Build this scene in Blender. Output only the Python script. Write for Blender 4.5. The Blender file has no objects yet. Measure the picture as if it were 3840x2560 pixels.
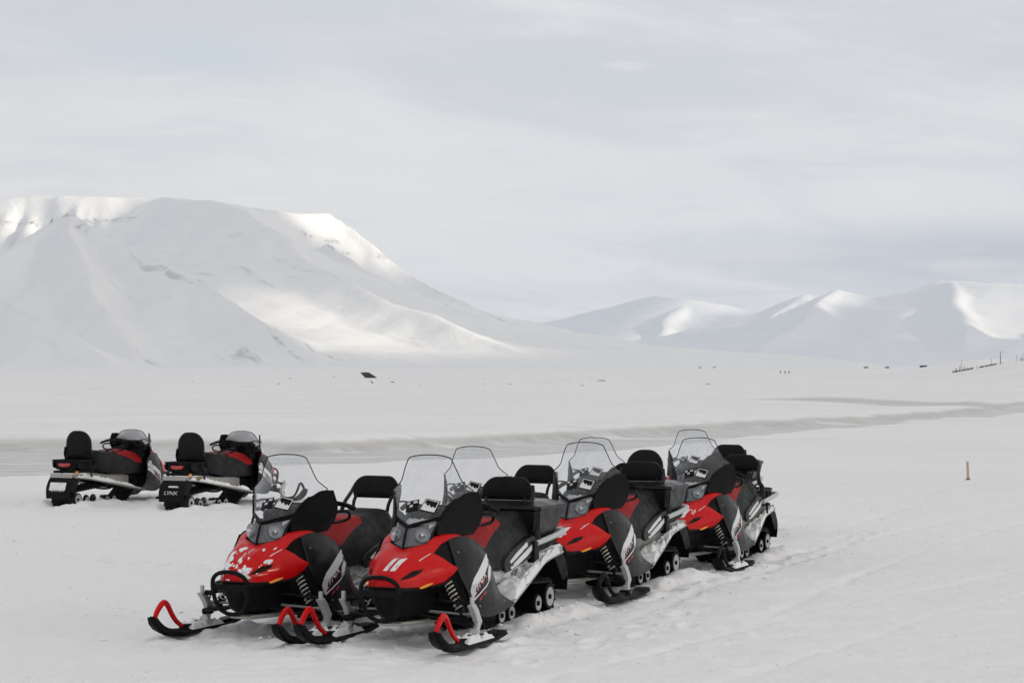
import bpy, bmesh, math, random
import numpy as np
from mathutils import Vector, Matrix
from mathutils.bvhtree import BVHTree
random.seed(7)
C = bpy.context.scene
COL = C.collection

# ------------------------------------------------------------------ camera
F_PX, CAM_H = 7764.4, 2.0966                 # focal length in pixels of a 3840 px wide frame, eye height
cd = bpy.data.cameras.new('camera'); cam = bpy.data.objects.new('camera', cd); COL.objects.link(cam)
cd.sensor_width = 36.0; cd.lens = 36.0 * F_PX / 3840.0
cd.clip_start = 0.1; cd.clip_end = 60000
cam.location = (0, 0, CAM_H)
cam.rotation_euler = (math.radians(90) + math.atan(88 / F_PX), 0, 0)
C.camera = cam
C.render.resolution_x, C.render.resolution_y = 1024, 682
C.view_settings.view_transform = 'Standard'; C.view_settings.look = 'None'
C.view_settings.exposure = 0.04; C.view_settings.gamma = 1.0
C.cycles.volume_bounces = 3

# ------------------------------------------------------------------ world: overcast sky with thin gaps of blue
SUN_AZ, SUN_EL = math.radians(112), math.radians(17)     # azimuth clockwise from +Y (the view direction)
SUN = Vector((math.sin(SUN_AZ) * math.cos(SUN_EL), math.cos(SUN_AZ) * math.cos(SUN_EL), math.sin(SUN_EL)))
W = bpy.data.worlds.new('World'); C.world = W; W.use_nodes = True
nt = W.node_tree; nt.nodes.clear()
def N(t, ty, **kw):
    n = t.nodes.new(ty)
    for k, v in kw.items():
        if k[0] == '_': setattr(n, k[1:], v)
        else: n.inputs[k.replace('__', ' ')].default_value = v
    return n
def L(t, a, b): t.links.new(a, b)
def math_node(t, op, a, b=None, c=None, clamp=False):
    n = t.nodes.new('ShaderNodeMath'); n.operation = op; n.use_clamp = clamp
    for i, v in enumerate((a, b, c)):
        if v is None: continue
        if isinstance(v, (int, float)): n.inputs[i].default_value = v
        else: t.links.new(v, n.inputs[i])
    return n.outputs[0]
def mixc(t, fac, a, b, blend='MIX'):
    n = t.nodes.new('ShaderNodeMix'); n.data_type = 'RGBA'; n.blend_type = blend
    for i, v in ((0, fac), (6, a), (7, b)):
        if isinstance(v, (int, float)): n.inputs[i].default_value = v
        elif isinstance(v, tuple): n.inputs[i].default_value = (*v, 1) if len(v) == 3 else v
        else: t.links.new(v, n.inputs[i])
    return n.outputs[2]
def smooth(t, v, a, b, o0=0.0, o1=1.0):
    n = t.nodes.new('ShaderNodeMapRange'); n.interpolation_type = 'SMOOTHSTEP'
    t.links.new(v, n.inputs[0])
    for i, x in ((1, a), (2, b), (3, o0), (4, o1)): n.inputs[i].default_value = x
    return n.outputs[0]
tc = N(nt, 'ShaderNodeTexCoord'); sep = N(nt, 'ShaderNodeSeparateXYZ'); L(nt, tc.outputs['Generated'], sep.inputs[0])
sx, sy, sz = sep.outputs
den = math_node(nt, 'ADD', math_node(nt, 'MAXIMUM', sz, 0.0), 0.075)
comb = N(nt, 'ShaderNodeCombineXYZ')
L(nt, math_node(nt, 'DIVIDE', sx, den), comb.inputs[0]); L(nt, math_node(nt, 'DIVIDE', sy, den), comb.inputs[1])
def wnoise(scale, detail, rough, off, sc=(1, 1, 1), rot=0.0):
    m = N(nt, 'ShaderNodeMapping'); m.inputs['Location'].default_value = off; m.inputs['Scale'].default_value = sc
    m.inputs['Rotation'].default_value = (0, 0, rot)
    L(nt, comb.outputs[0], m.inputs[0])
    n = N(nt, 'ShaderNodeTexNoise', Scale=scale, Detail=detail, Roughness=rough); n.inputs['Distortion'].default_value = 0.35
    L(nt, m.outputs[0], n.inputs[0]); return n.outputs[0]
def wblob(px, py, rx, ry, soft=1.0):
    """soft patch of sky round one direction (given once as an angle pair)"""
    az = math.atan((px - 1920) / F_PX); el = math.atan((1368 - py) / F_PX)
    a = math_node(nt, 'ARCTAN2', sx, sy); b = math_node(nt, 'ARCSINE', sz)
    u = math_node(nt, 'DIVIDE', math_node(nt, 'SUBTRACT', a, az), rx / F_PX)
    v = math_node(nt, 'DIVIDE', math_node(nt, 'SUBTRACT', b, el), ry / F_PX)
    r = math_node(nt, 'ADD', math_node(nt, 'MULTIPLY', u, u), math_node(nt, 'MULTIPLY', v, v))
    return math_node(nt, 'POWER', 2.718, math_node(nt, 'MULTIPLY', r, -1.0 * soft))
sky = N(nt, 'ShaderNodeTexSky', _sky_type='NISHITA', _sun_disc=False, _sun_elevation=SUN_EL, _sun_rotation=SUN_AZ)
skyc = mixc(nt, 1.0, sky.outputs[0], (0.075, 0.075, 0.075), 'MULTIPLY')
n1 = wnoise(0.30, 6, 0.55, (3.1, 1.7, 0), (1.0, 0.55, 1), 0.35)
n2 = wnoise(0.9, 7, 0.62, (7.0, 2.0, 3.0), (1.0, 0.8, 1), -0.3)
n3 = wnoise(0.16, 3, 0.5, (1.0, 9.0, 5.0), (1, .6, 1))
base = mixc(nt, smooth(nt, n1, 0.33, 0.68), (0.62, 0.640, 0.675), (0.672, 0.676, 0.682))
base = mixc(nt, smooth(nt, n2, 0.40, 0.72, 0, 0.6), base, (0.72, 0.722, 0.715))
base = mixc(nt, smooth(nt, n3, 0.45, 0.75, 0, 0.35), base, (0.56, 0.585, 0.63))
# paler and warmer towards the horizon
base = mixc(nt, smooth(nt, sz, 0.15, 0.0, 0, 0.75), base, (1.0, 0.98, 0.94))
# long thin streaks, nearly level
stc = N(nt, 'ShaderNodeCombineXYZ'); L(nt, math_node(nt, 'ARCTAN2', sx, sy), stc.inputs[0]); L(nt, math_node(nt, 'MULTIPLY', math_node(nt, 'ADD', math_node(nt, 'ARCSINE', sz), math_node(nt, 'MULTIPLY', math_node(nt, 'ARCTAN2', sx, sy), 0.07)), 5.5), stc.inputs[1])
def stn(scale, off, dist):
    mp = N(nt, 'ShaderNodeMapping'); mp.inputs['Location'].default_value = off; L(nt, stc.outputs[0], mp.inputs[0])
    n_ = N(nt, 'ShaderNodeTexNoise', Scale=scale, Detail=7, Roughness=.55); n_.inputs['Distortion'].default_value = dist; L(nt, mp.outputs[0], n_.inputs[0]); return n_.outputs[0]
s1 = stn(4.2, (2.3, .7, 0), .6); s2 = stn(9.0, (5.1, 3.2, 1), .9)
base = mixc(nt, smooth(nt, s1, .46, .66, 0, .75), base, (0.76, 0.765, 0.775))
base = mixc(nt, smooth(nt, s1, .50, .34, 0, .70), base, (0.60, 0.625, 0.67))
base = mixc(nt, smooth(nt, s2, .52, .70, 0, .40), base, (0.80, 0.80, 0.79))
base = mixc(nt, smooth(nt, s2, .46, .32, 0, .35), base, (0.60, 0.63, 0.68))
# features of this sky: warm bank over the left mountain, grey bank over the right hills, blue gaps
base = mixc(nt, math_node(nt, 'MULTIPLY', wblob(700, 690, 1100, 120), 0.55), base, (0.78, 0.768, 0.745))
base = mixc(nt, math_node(nt, 'MULTIPLY', math_node(nt, 'MULTIPLY', wblob(3700, 960, 750, 110), smooth(nt, n2, .3, .6)), 0.9), base, (0.47, 0.505, 0.56))
base = mixc(nt, math_node(nt, 'MULTIPLY', wblob(2900, 900, 900, 60), 0.35), base, (0.60, 0.65, 0.71))
base = mixc(nt, math_node(nt, 'MULTIPLY', math_node(nt, 'MULTIPLY', wblob(750, 210, 380, 70), smooth(nt, n2, .35, .6)), 0.7), base, (0.56, 0.63, 0.72))
base = mixc(nt, math_node(nt, 'MULTIPLY', wblob(200, 80, 900, 120), 0.35), base, (0.60, 0.61, 0.615))
base = mixc(nt, 0.06, base, skyc)
# overcast brighter on the sun's side
dot = N(nt, 'ShaderNodeVectorMath', _operation='DOT_PRODUCT'); L(nt, tc.outputs['Generated'], dot.inputs[0]); dot.inputs[1].default_value = SUN
glow = smooth(nt, dot.outputs['Value'], 0.2, 1.0, 1.0, 1.4)
zen = smooth(nt, sz, 0.18, 0.70, 1.0, 0.86)             # sky dimmed a little towards the zenith
gm = N(nt, 'ShaderNodeVectorMath', _operation='SCALE'); L(nt, base, gm.inputs[0]); L(nt, math_node(nt, 'MULTIPLY', glow, zen), gm.inputs['Scale'])
bg = N(nt, 'ShaderNodeBackground', Strength=1.08); L(nt, gm.outputs[0], bg.inputs[0])
wo = N(nt, 'ShaderNodeOutputWorld'); L(nt, bg.outputs[0], wo.inputs[0])

sd = bpy.data.lights.new('sun', 'SUN'); sd.energy = 3.5; sd.angle = math.radians(1.0); sd.color = (1.0, 0.90, 0.74)
so = bpy.data.objects.new('sun', sd); COL.objects.link(so)
so.rotation_euler = (-SUN).to_track_quat('-Z', 'Y').to_euler(); so.location = (100, -50, 200)

# ------------------------------------------------------------------ helpers
def tag(o, label=None, cat=None, group=None, kind=None):
    if label: o['label'] = label
    if cat: o['category'] = cat
    if group: o['group'] = group
    if kind: o['kind'] = kind
    return o
def newmat(name, color, rough=0.5, metal=0.0, spec=0.5, **kw):
    m = bpy.data.materials.new(name); m.use_nodes = True; t = m.node_tree
    p = t.nodes['Principled BSDF']
    p.inputs['Base Color'].default_value = (*color, 1); p.inputs['Roughness'].default_value = rough
    p.inputs['Metallic'].default_value = metal; p.inputs['Specular IOR Level'].default_value = spec
    for k, v in kw.items(): p.inputs[k.replace('_', ' ')].default_value = v
    return m
def weathered(name, color, rough, metal=0.0, spec=0.5, dust=0.10, dustcol=(.55, .56, .58), scale=9.0, coat=0.0, bump=0.05):
    """surface with uneven gloss and a thin patchy film of frost / road dust"""
    m = newmat(name, color, rough, metal, spec, Coat_Weight=coat, Coat_Roughness=0.12); t = m.node_tree; p = t.nodes['Principled BSDF']
    tcn = N(t, 'ShaderNodeTexCoord')
    a = N(t, 'ShaderNodeTexNoise', Scale=scale, Detail=8, Roughness=.65); L(t, tcn.outputs['Object'], a.inputs[0])
    b = N(t, 'ShaderNodeTexNoise', Scale=scale * 9, Detail=4, Roughness=.7); L(t, tcn.outputs['Object'], b.inputs[0])
    f = math_node(t, 'MULTIPLY', smooth(t, a.outputs[0], .42, .75), smooth(t, b.outputs[0], .35, .75))
    L(t, mixc(t, math_node(t, 'MULTIPLY', f, dust * 3.0, clamp=True), color, dustcol), p.inputs['Base Color'])
    L(t, smooth(t, a.outputs[0], .3, .7, max(rough - .1, .03), min(rough + .18, 1)), p.inputs['Roughness'])
    bn = N(t, 'ShaderNodeBump', Strength=bump, Distance=.01); L(t, b.outputs[0], bn.inputs['Height']); L(t, bn.outputs[0], p.inputs['Normal'])
    return m

class M:
    """mesh collector"""
    def __init__(s): s.v = []; s.f = []; s.m = []
    def add(s, vs, fs, mi=0):
        o = len(s.v); s.v += [tuple(map(float, p)) for p in vs]; s.f += [tuple(i + o for i in f) for f in fs]; s.m += [mi] * len(fs); return s
    def box(s, x0, x1, y0, y1, z0, z1, mi=0):
        vs = [(x, y, z) for x in (x0, x1) for y in (y0, y1) for z in (z0, z1)]
        return s.add(vs, [(0, 1, 3, 2), (4, 6, 7, 5), (0, 4, 5, 1), (2, 3, 7, 6), (0, 2, 6, 4), (1, 5, 7, 3)], mi)
    def tube(s, pts, r, seg=8, sub=4, closed=False, mi=0, flat=1.0, cap=True):
        P = cr(pts, sub, closed) if sub > 1 else np.array(pts, float)
        n = len(P); T = np.roll(P, -1, 0) - np.roll(P, 1, 0)
        if not closed: T[0] = P[1] - P[0]; T[-1] = P[-1] - P[-2]
        T /= np.linalg.norm(T, axis=1)[:, None] + 1e-12
        R = np.interp(np.linspace(0, 1, n), np.linspace(0, 1, len(r)), r) if hasattr(r, '__len__') else np.full(n, r)
        u = np.cross(T[0], (0, 0, 1)); u = u if np.linalg.norm(u) > .1 else np.cross(T[0], (0, 1, 0)); u /= np.linalg.norm(u)
        vs = []
        for i in range(n):
            u = u - T[i] * (u @ T[i]); u /= np.linalg.norm(u) + 1e-12; w = np.cross(T[i], u)
            for k in range(seg):
                a = 2 * math.pi * k / seg; vs.append(P[i] + R[i] * (math.cos(a) * u + math.sin(a) * w * flat))
        fs = []
        for i in range(n if closed else n - 1):
            j = (i + 1) % n
            for k in range(seg): fs.append((i * seg + k, i * seg + (k + 1) % seg, j * seg + (k + 1) % seg, j * seg + k))
        if not closed and cap: fs += [tuple(range(seg))[::-1], tuple((n - 1) * seg + k for k in range(seg))]
        return s.add(vs, fs, mi)
    def patch(s, g, nu=4, nv=4, thick=0.008, mi=0, centre=(-.3, 0, .5)):
        g = np.array(g, float); g = np.array([cr(r, nv) for r in g]); g = np.array([cr(g[:, j], nu) for j in range(g.shape[1])]).transpose(1, 0, 2)
        return s.shell(g, thick, mi, centre)
    def shell(s, g, thick=0.008, mi=0, centre=(-.3, 0, .5)):
        a, b = g.shape[:2]
        du = np.gradient(g, axis=0); dv = np.gradient(g, axis=1); n = np.cross(du, dv); n /= np.linalg.norm(n, axis=2)[..., None] + 1e-9
        if np.mean(np.sum(n * (g - np.array(centre)), 2)) < 0: n = -n
        h = g - n * thick
        vs = list(g.reshape(-1, 3)) + list(h.reshape(-1, 3)); o = a * b; fs = []
        for i in range(a - 1):
            for j in range(b - 1):
                q = (i * b + j, (i + 1) * b + j, (i + 1) * b + j + 1, i * b + j + 1); fs += [q, tuple(k + o for k in q[::-1])]
        rim = [(i, 0) for i in range(a)] + [(a - 1, j) for j in range(1, b)] + [(i, b - 1) for i in range(a - 2, -1, -1)] + [(0, j) for j in range(b - 2, 0, -1)]
        for k in range(len(rim)):
            p, q = rim[k], rim[(k + 1) % len(rim)]; p = p[0] * b + p[1]; q = q[0] * b + q[1]; fs.append((p, q, q + o, p + o))
        return s.add(vs, fs, mi)
    def loft(s, rings, closed_ring=True, cap=True, mi=0):
        n = len(rings[0]); vs = [p for r in rings for p in r]; fs = []
        for i in range(len(rings) - 1):
            for k in range(n if closed_ring else n - 1):
                a = i * n + k; b = i * n + (k + 1) % n; fs.append((a, b, b + n, a + n))
        if cap: fs += [tuple(range(n))[::-1], tuple((len(rings) - 1) * n + k for k in range(n))]
        return s.add(vs, fs, mi)
    def prism(s, poly, axis, a0, a1, mi=0, bevel=0):
        """poly: 2-D outline in the plane normal to axis ('x','y','z'), extruded a0..a1"""
        def P(p, a): return {'y': (p[0], a, p[1]), 'x': (a, p[0], p[1]), 'z': (p[0], p[1], a)}[axis]
        n = len(poly); c = np.mean(poly, 0)
        if bevel:
            q = [tuple(c + (np.array(p) - c) * (1 - bevel / max(np.linalg.norm(np.array(p) - c), 1e-6))) for p in poly]
            d = (a1 - a0) / abs(a1 - a0) * bevel
            return s.loft([[P(p, a0) for p in q], [P(p, a0 + d) for p in poly], [P(p, a1 - d) for p in poly], [P(p, a1) for p in q]], mi=mi)
        return s.loft([[P(p, a0) for p in poly], [P(p, a1) for p in poly]], mi=mi)
    def disc(s, c, r, w, seg=20, axis='y', mi=0, rin=0.0, dish=0.0):
        """wheel-like disc about the y axis"""
        prof = [(rin, -w / 2 + dish), (r * .8, -w / 2 + dish * .3), (r * .96, -w / 2), (r, -w * .3), (r, w * .3), (r * .96, w / 2), (r * .8, w / 2 - dish * .3), (rin, w / 2 - dish)]
        rings = []
        for k in range(seg + 1):
            a = 2 * math.pi * k / seg; rings.append([(c[0] + p[0] * math.cos(a), c[1] + p[1], c[2] + p[0] * math.sin(a)) for p in prof])
        return s.loft(rings, closed_ring=rin > 0, cap=False, mi=mi)
    def mirror(s, only=False):
        n = len(s.v); mv = [(x, -y, z) for x, y, z in s.v]; mf = [f[::-1] for f in s.f]
        if only: s.v = mv; s.f = mf
        else: s.f += [tuple(i + n for i in f) for f in mf]; s.v += mv; s.m += s.m
        return s
    def mesh(s, name, mats, ang=35, smooth_=True):
        me = bpy.data.meshes.new(name); me.from_pydata(s.v, [], s.f); me.update()
        for m in (mats if isinstance(mats, (list, tuple)) else [mats]): me.materials.append(m)
        me.polygons.foreach_set('material_index', s.m)
        bm = bmesh.new(); bm.from_mesh(me); bmesh.ops.remove_doubles(bm, verts=bm.verts, dist=1e-5); bmesh.ops.recalc_face_normals(bm, faces=bm.faces); bm.to_mesh(me); bm.free()
        if smooth_:
            me.shade_smooth(); me.set_sharp_from_angle(angle=math.radians(ang))
        return me
def cr(P, sub, closed=False):
    """Catmull-Rom resampling of a point list"""
    P = np.array(P, float); n = len(P)
    if sub <= 1: return P
    if n == 2 and not closed: return np.array([P[0] + (P[1] - P[0]) * t for t in np.linspace(0, 1, sub + 1)])
    out = []
    for i in range(n if closed else n - 1):
        if closed: p = [P[(i + k) % n] for k in (-1, 0, 1, 2)]
        else: p = [P[i - 1] if i else 2 * P[0] - P[1], P[i], P[i + 1], P[i + 2] if i + 2 < n else 2 * P[-1] - P[-2]]
        for k in range(sub):
            t = k / sub; out.append(.5 * ((2 * p[1]) + (-p[0] + p[2]) * t + (2 * p[0] - 5 * p[1] + 4 * p[2] - p[3]) * t * t + (-p[0] + 3 * p[1] - 3 * p[2] + p[3]) * t ** 3))
    if not closed: out.append(P[-1])
    return np.array(out)
def obj(name, me, parent=None, **kw):
    o = bpy.data.objects.new(name, me); COL.objects.link(o)
    if parent is not None: o.parent = parent
    return o
def hash2(ix, iy, seed):
    h = (ix.astype(np.int64) * 374761393 + iy.astype(np.int64) * 668265263 + seed * 1274126177) & 0xffffffff
    h = ((h ^ (h >> 13)) * 1274126177) & 0xffffffff
    return ((h ^ (h >> 16)) & 0xffff) / 65535.0
def vnoise(x, y, seed=0):
    x = np.asarray(x, float); y = np.asarray(y, float); ix = np.floor(x); iy = np.floor(y); fx = x - ix; fy = y - iy
    fx = fx * fx * fx * (fx * (fx * 6 - 15) + 10); fy = fy * fy * fy * (fy * (fy * 6 - 15) + 10)
    a = hash2(ix, iy, seed); b = hash2(ix + 1, iy, seed); c = hash2(ix, iy + 1, seed); d = hash2(ix + 1, iy + 1, seed)
    return (a * (1 - fx) + b * fx) * (1 - fy) + (c * (1 - fx) + d * fx) * fy - .5
def fbm(x, y, oct=4, seed=0, gain=.5):
    s = 0; a = 1
    for k in range(oct): s = s + a * vnoise(x * 2 ** k + 17.3 * k, y * 2 ** k - 9.1 * k, seed + k); a *= gain
    return s
def sstep(x, a, b): t = np.clip((x - a) / (b - a), 0, 1); return t * t * (3 - 2 * t)
def gridmesh(name, V, na, nb, mats, attrs=None, wrap=False):
    """V: (na*nb,3) array laid out as na rows of nb"""
    me = bpy.data.meshes.new(name)
    i = np.arange(na - 1)[:, None]; j = np.arange(nb if wrap else nb - 1)[None, :]
    jn = (j + 1) % nb
    q = np.stack([i * nb + j, i * nb + jn, (i + 1) * nb + jn, (i + 1) * nb + j], -1).reshape(-1, 4)
    me.vertices.add(len(V)); me.vertices.foreach_set('co', V.astype(np.float32).ravel())
    me.loops.add(q.size); me.loops.foreach_set('vertex_index', q.ravel().astype(np.int32))
    me.polygons.add(len(q)); me.polygons.foreach_set('loop_start', np.arange(0, q.size, 4, dtype=np.int32))
    me.update(calc_edges=True)
    me.polygons.foreach_set('use_smooth', np.ones(len(q), bool))
    for k, a in (attrs or {}).items():
        at = me.attributes.new(k, 'FLOAT', 'POINT'); at.data.foreach_set('value', a.astype(np.float32).ravel())
    for m in mats: me.materials.append(m)
    me.validate(); return me

# ------------------------------------------------------------------ where the snowmobiles stand (x, y, heading, height of their origin)
R_ = math.radians
PLACE = {
 'A': (-1.899, 15.610, R_(-114.6), .016), 'B': (-.767, 15.029, R_(-113.5), .037),
 'C': (.492, 18.183, R_(-114.2), .013), 'D': (1.818, 21.548, R_(-113.6), -.065),
 'E': (-.525, 18.95, R_(-114.6), -.055), 'F': (.735, 22.2, R_(-114.6), -.085), 'G': (2.075, 25.4, R_(-114.6), -.100),
 'L1': (-5.947, 33.772, R_(67.3), -.12), 'L2': (-4.069, 32.991, R_(66.5), -.12)}
# ------------------------------------------------------------------ ground
def zbase(D):
    return np.interp(D, [0, 13, 15, 20, 26, 36, 46, 60, 90, 200, 1000, 3000, 60000], [.06, .06, .06, .0, -.05, -.07, -.30, -.75, -1.15, -2.1, -2.5, -2.5, -2.5])
def px2w(px, py):
    """where a ray at this angle meets the smooth plain"""
    lo, hi = 8.0, 5000.0
    for _ in range(60):
        m = (lo + hi) / 2
        if (CAM_H - zbase(m)) / m * F_PX > py - 1368: lo = m
        else: hi = m
    return ((px - 1920) / F_PX * lo, lo)
SHORE_NEAR = [px2w(*p) for p in ((-2500, 1860), (-600, 1800), (0, 1778), (700, 1752), (1100, 1738), (1500, 1722), (2000, 1700), (2400, 1668), (2700, 1640), (3100, 1605), (3500, 1570), (3840, 1542), (4600, 1500))]
SHORE_FAR = [px2w(*p) for p in ((-2500, 1690), (-600, 1650), (0, 1644), (700, 1648), (1200, 1652), (1500, 1642), (2000, 1618), (2400, 1598), (2800, 1580), (3200, 1562), (3500, 1540), (3840, 1506), (4600, 1460))]
BRANCH = [px2w(*p) for p in ((2960, 1496), (3100, 1492), (3200, 1500), (3400, 1508), (3600, 1516), (3840, 1520))]
TRACKS = [([px2w(*p) for p in Q], dep, wd) for Q, dep, wd in (
  (((1500, 2900), (2350, 2560), (2900, 2400), (3400, 2270), (3900, 2160), (4500, 2050)), .030, .05),
  (((2600, 2330), (3000, 2160), (3400, 2020), (3900, 1900), (4500, 1800)), .030, .06),
  (((-600, 2350), (0, 2270), (400, 2200), (900, 2080), (1300, 1990)), .024, .06),
  (((2950, 1990), (3300, 1890), (3700, 1800), (4200, 1720)), .03, .08))]
def _walk(px0, py0, px1, py1, jit=.1):
    a, b = px2w(px0, py0), px2w(px1, py1); L_ = math.hypot(b[0] - a[0], b[1] - a[1]); n = int(L_ / .38); an = math.atan2(b[1] - a[1], b[0] - a[0]); out = []
    for k in range(n):
        t = k / n; s_ = 1 if k % 2 else -1
        out.append((a[0] + (b[0] - a[0]) * t - math.sin(an) * s_ * .12 + random.uniform(-jit, jit), a[1] + (b[1] - a[1]) * t + math.cos(an) * s_ * .12 + random.uniform(-jit, jit), an + random.uniform(-.3, .3) + s_ * -.15))
    return out
PRINTS = [_walk(2560, 2230, 3160, 2030), _walk(1950, 2480, 2660, 2300), _walk(300, 2080, 860, 2150), _walk(3160, 2030, 3540, 1840), _walk(700, 1960, 1000, 1890)]
def seg_dist(X, Y, P):
    """distance to a polyline and parameter along it"""
    best = np.full(X.shape, 1e18); par = np.zeros(X.shape); side = np.zeros(X.shape); s = 0
    for (ax, ay), (bx, by) in zip(P[:-1], P[1:]):
        dx, dy = bx - ax, by - ay; L2 = dx * dx + dy * dy; t = np.clip(((X - ax) * dx + (Y - ay) * dy) / L2, 0, 1)
        d = (X - ax - t * dx) ** 2 + (Y - ay - t * dy) ** 2; m = d < best
        best = np.where(m, d, best); par = np.where(m, s + t * math.sqrt(L2), par)
        side = np.where(m, dx * (Y - ay) - dy * (X - ax), side); s += math.sqrt(L2)
    return np.sqrt(best), par, side
def ground_h(X, Y):
    D = np.hypot(X, Y); X0 = X
    z = zbase(D)
    # snow level under each machine
    w0 = .25; num = z * w0; den_ = np.full(X.shape, w0)
    for (vx, vy, a, vz) in PLACE.values():
        cx, cy = vx - math.cos(a) * .9, vy - math.sin(a) * .9
        w = np.exp(-((X - cx) ** 2 + (Y - cy) ** 2) / 2.2); num = num + w * (vz + .042); den_ = den_ + w
    z = num / den_
    # river bed: an ice sheet lower than both banks
    dn, pn, sn = seg_dist(X, Y, SHORE_NEAR); df, pf, sf = seg_dist(X, Y, SHORE_FAR)
    wob = 1.1 * fbm(X / 9, Y / 6, 3, 5) * np.clip(D / 60, .4, 2.5)
    inn = np.where(sn > 0, dn, -dn) + wob; inf = np.where(sf < 0, df, -df) + wob * .8
    k = np.clip(D / 50, .7, 4)
    river = sstep(inn / k, -.4, 1.0) * sstep(inf / k, -.25, .35)
    z = z - river * .30 * np.clip(D / 50, .6, 1.6)
    z = z + .12 * np.exp(-((inf / k + .9) / .9) ** 2) * np.clip(D / 50, .6, 1.8)          # drifted lip of the far bank
    db, pb, sb = seg_dist(X, Y, BRANCH); br = np.exp(-(db / (5.5 + 3 * fbm(X / 20, Y / 20, 2, 8))) ** 2) * (D > 60)
    z = z - .3 * br
    # relief: long wind drifts, then small ones near the camera
    far = sstep(D, 40, 120)
    z = z + far * .35 * fbm(X / 60, Y / 35, 4, 11) * np.clip(D / 300, .4, 2.2)
    z = z + .05 * fbm(X / 3.1, Y / 1.9, 3, 21) * sstep(D, 3, 16) * (1 - river * .7)
    near = 1 - sstep(D, 30, 60)
    z = z + near * (.019 * fbm(X / .55 + Y * .2, Y / .4, 4, 31, .6) + .010 * fbm(X / .09, Y / .09, 2, 41) + .016 * (1 - np.abs(fbm(X / .9 + Y / 2.3, Y / .30 - X / 1.7, 3, 43) * 3)) * sstep(fbm(X / 2.5, Y / 2.0, 2, 44), -.1, .2))
    # right-hand rise carrying the posts, aprons of the mountains
    z = z + (2.4 * sstep(X, 112, 132) + 3.5 * sstep(X, 124, 152)) * np.exp(-np.maximum(0, np.abs(Y - 620) - 40) ** 2 / 90. ** 2)
    for P, dep, wd in TRACKS:
        if True:
            dt, pt, st_ = seg_dist(X, Y, P)
            for o_ in (-.5, .5): z = z - dep * np.exp(-((np.where(st_ > 0, dt, -dt) - o_) / wd) ** 2) * (D < 60) * (.6 + .8 * fbm(pt / 1.3, pt * 0, 2, 91))
    # boot prints of the riders
    for pts in PRINTS:
        for fx, fy, fa in pts:
            m = (np.abs(X - fx) < .4) & (np.abs(Y - fy) < .4)
            if not m.any(): continue
            ux = (X - fx) * math.cos(fa) + (Y - fy) * math.sin(fa); uy = -(X - fx) * math.sin(fa) + (Y - fy) * math.cos(fa); q = (ux / .15) ** 2 + (uy / .065) ** 2
            z = z + np.where(m, -.035 * np.exp(-q ** 2) + .012 * np.exp(-(q - 2.0) ** 2), 0)
    # churned snow and drifts round the machines
    for nm, (vx, vy, a, vz) in PLACE.items():
        lx = (X - vx) * math.cos(a) + (Y - vy) * math.sin(a); ly = -(X - vx) * math.sin(a) + (Y - vy) * math.cos(a)
        m = (np.abs(lx + 1) < 3) & (np.abs(ly) < 1.6)
        if not m.any(): continue
        al = np.abs(ly)
        bank = .078 * np.exp(-((al - .35) / .17) ** 2) * sstep(-lx, .95, 1.5) * (1 - sstep(-lx, 2.5, 3.0)) * (1 + .5 * fbm(lx / .35, ly / .22, 4, 51, .6))
        trench = -.03 * np.exp(-(al / .27) ** 4) * sstep(-lx, .9, 1.3) * (1 - sstep(-lx, 2.3, 2.6))
        skib = .016 * np.exp(-((np.abs(al - .53) - .12) / .05) ** 2) * sstep(lx, -.75, -.45) * (1 - sstep(lx, .2, .5)) * (1 + 1.5 * fbm(lx / .15, ly / .15, 3, 53))
        rough = .038 * fbm(lx / .16, ly / .13, 3, 57) * np.exp(-(al / .75) ** 4) * (1 - sstep(np.abs(lx + .9), 1.6, 2.2))
        groove = -.022 * np.exp(-((al - .53) / .07) ** 2) * sstep(-lx, .5, .7) * (1 - sstep(-lx, 2.9, 3.6))
        z = z + np.where(m, bank + trench + skib + rough + groove, 0)
    return z, river, br
def make_ground():
    v = np.concatenate([np.linspace(0.00012, 1 / 420, 180), np.linspace(1 / 420, 1 / 9.5, 760)[1:], 1 / np.array([8.6, 7.6, 6.5, 5.2, 3.8, 2.4, 1.1, .3])])
    D = 1 / v[::-1]
    az = np.concatenate([np.radians(np.arange(-180, -19, 3.0)), np.radians(np.linspace(-18, 18, 520)), np.radians(np.arange(19, 180, 3.0))])
    A, DD = np.meshgrid(az, D); X = DD * np.sin(A); Y = DD * np.cos(A)
    z, river, br = ground_h(X, Y)
    V = np.stack([X, Y, z], -1).reshape(-1, 3)
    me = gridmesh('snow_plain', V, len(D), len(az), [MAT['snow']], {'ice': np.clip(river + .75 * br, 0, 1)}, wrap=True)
    # close the small hole under the camera
    bm = bmesh.new(); bm.from_mesh(me); bm.verts.ensure_lookup_table()
    try: bm.faces.new([bm.verts[i] for i in range(len(az))])
    except Exception: pass
    bm.to_mesh(me); bm.free()
    o = obj('snow_plain', me); tag(o, 'snow covered plain with a frozen river channel', 'snow', kind='structure')
    return o

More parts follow.
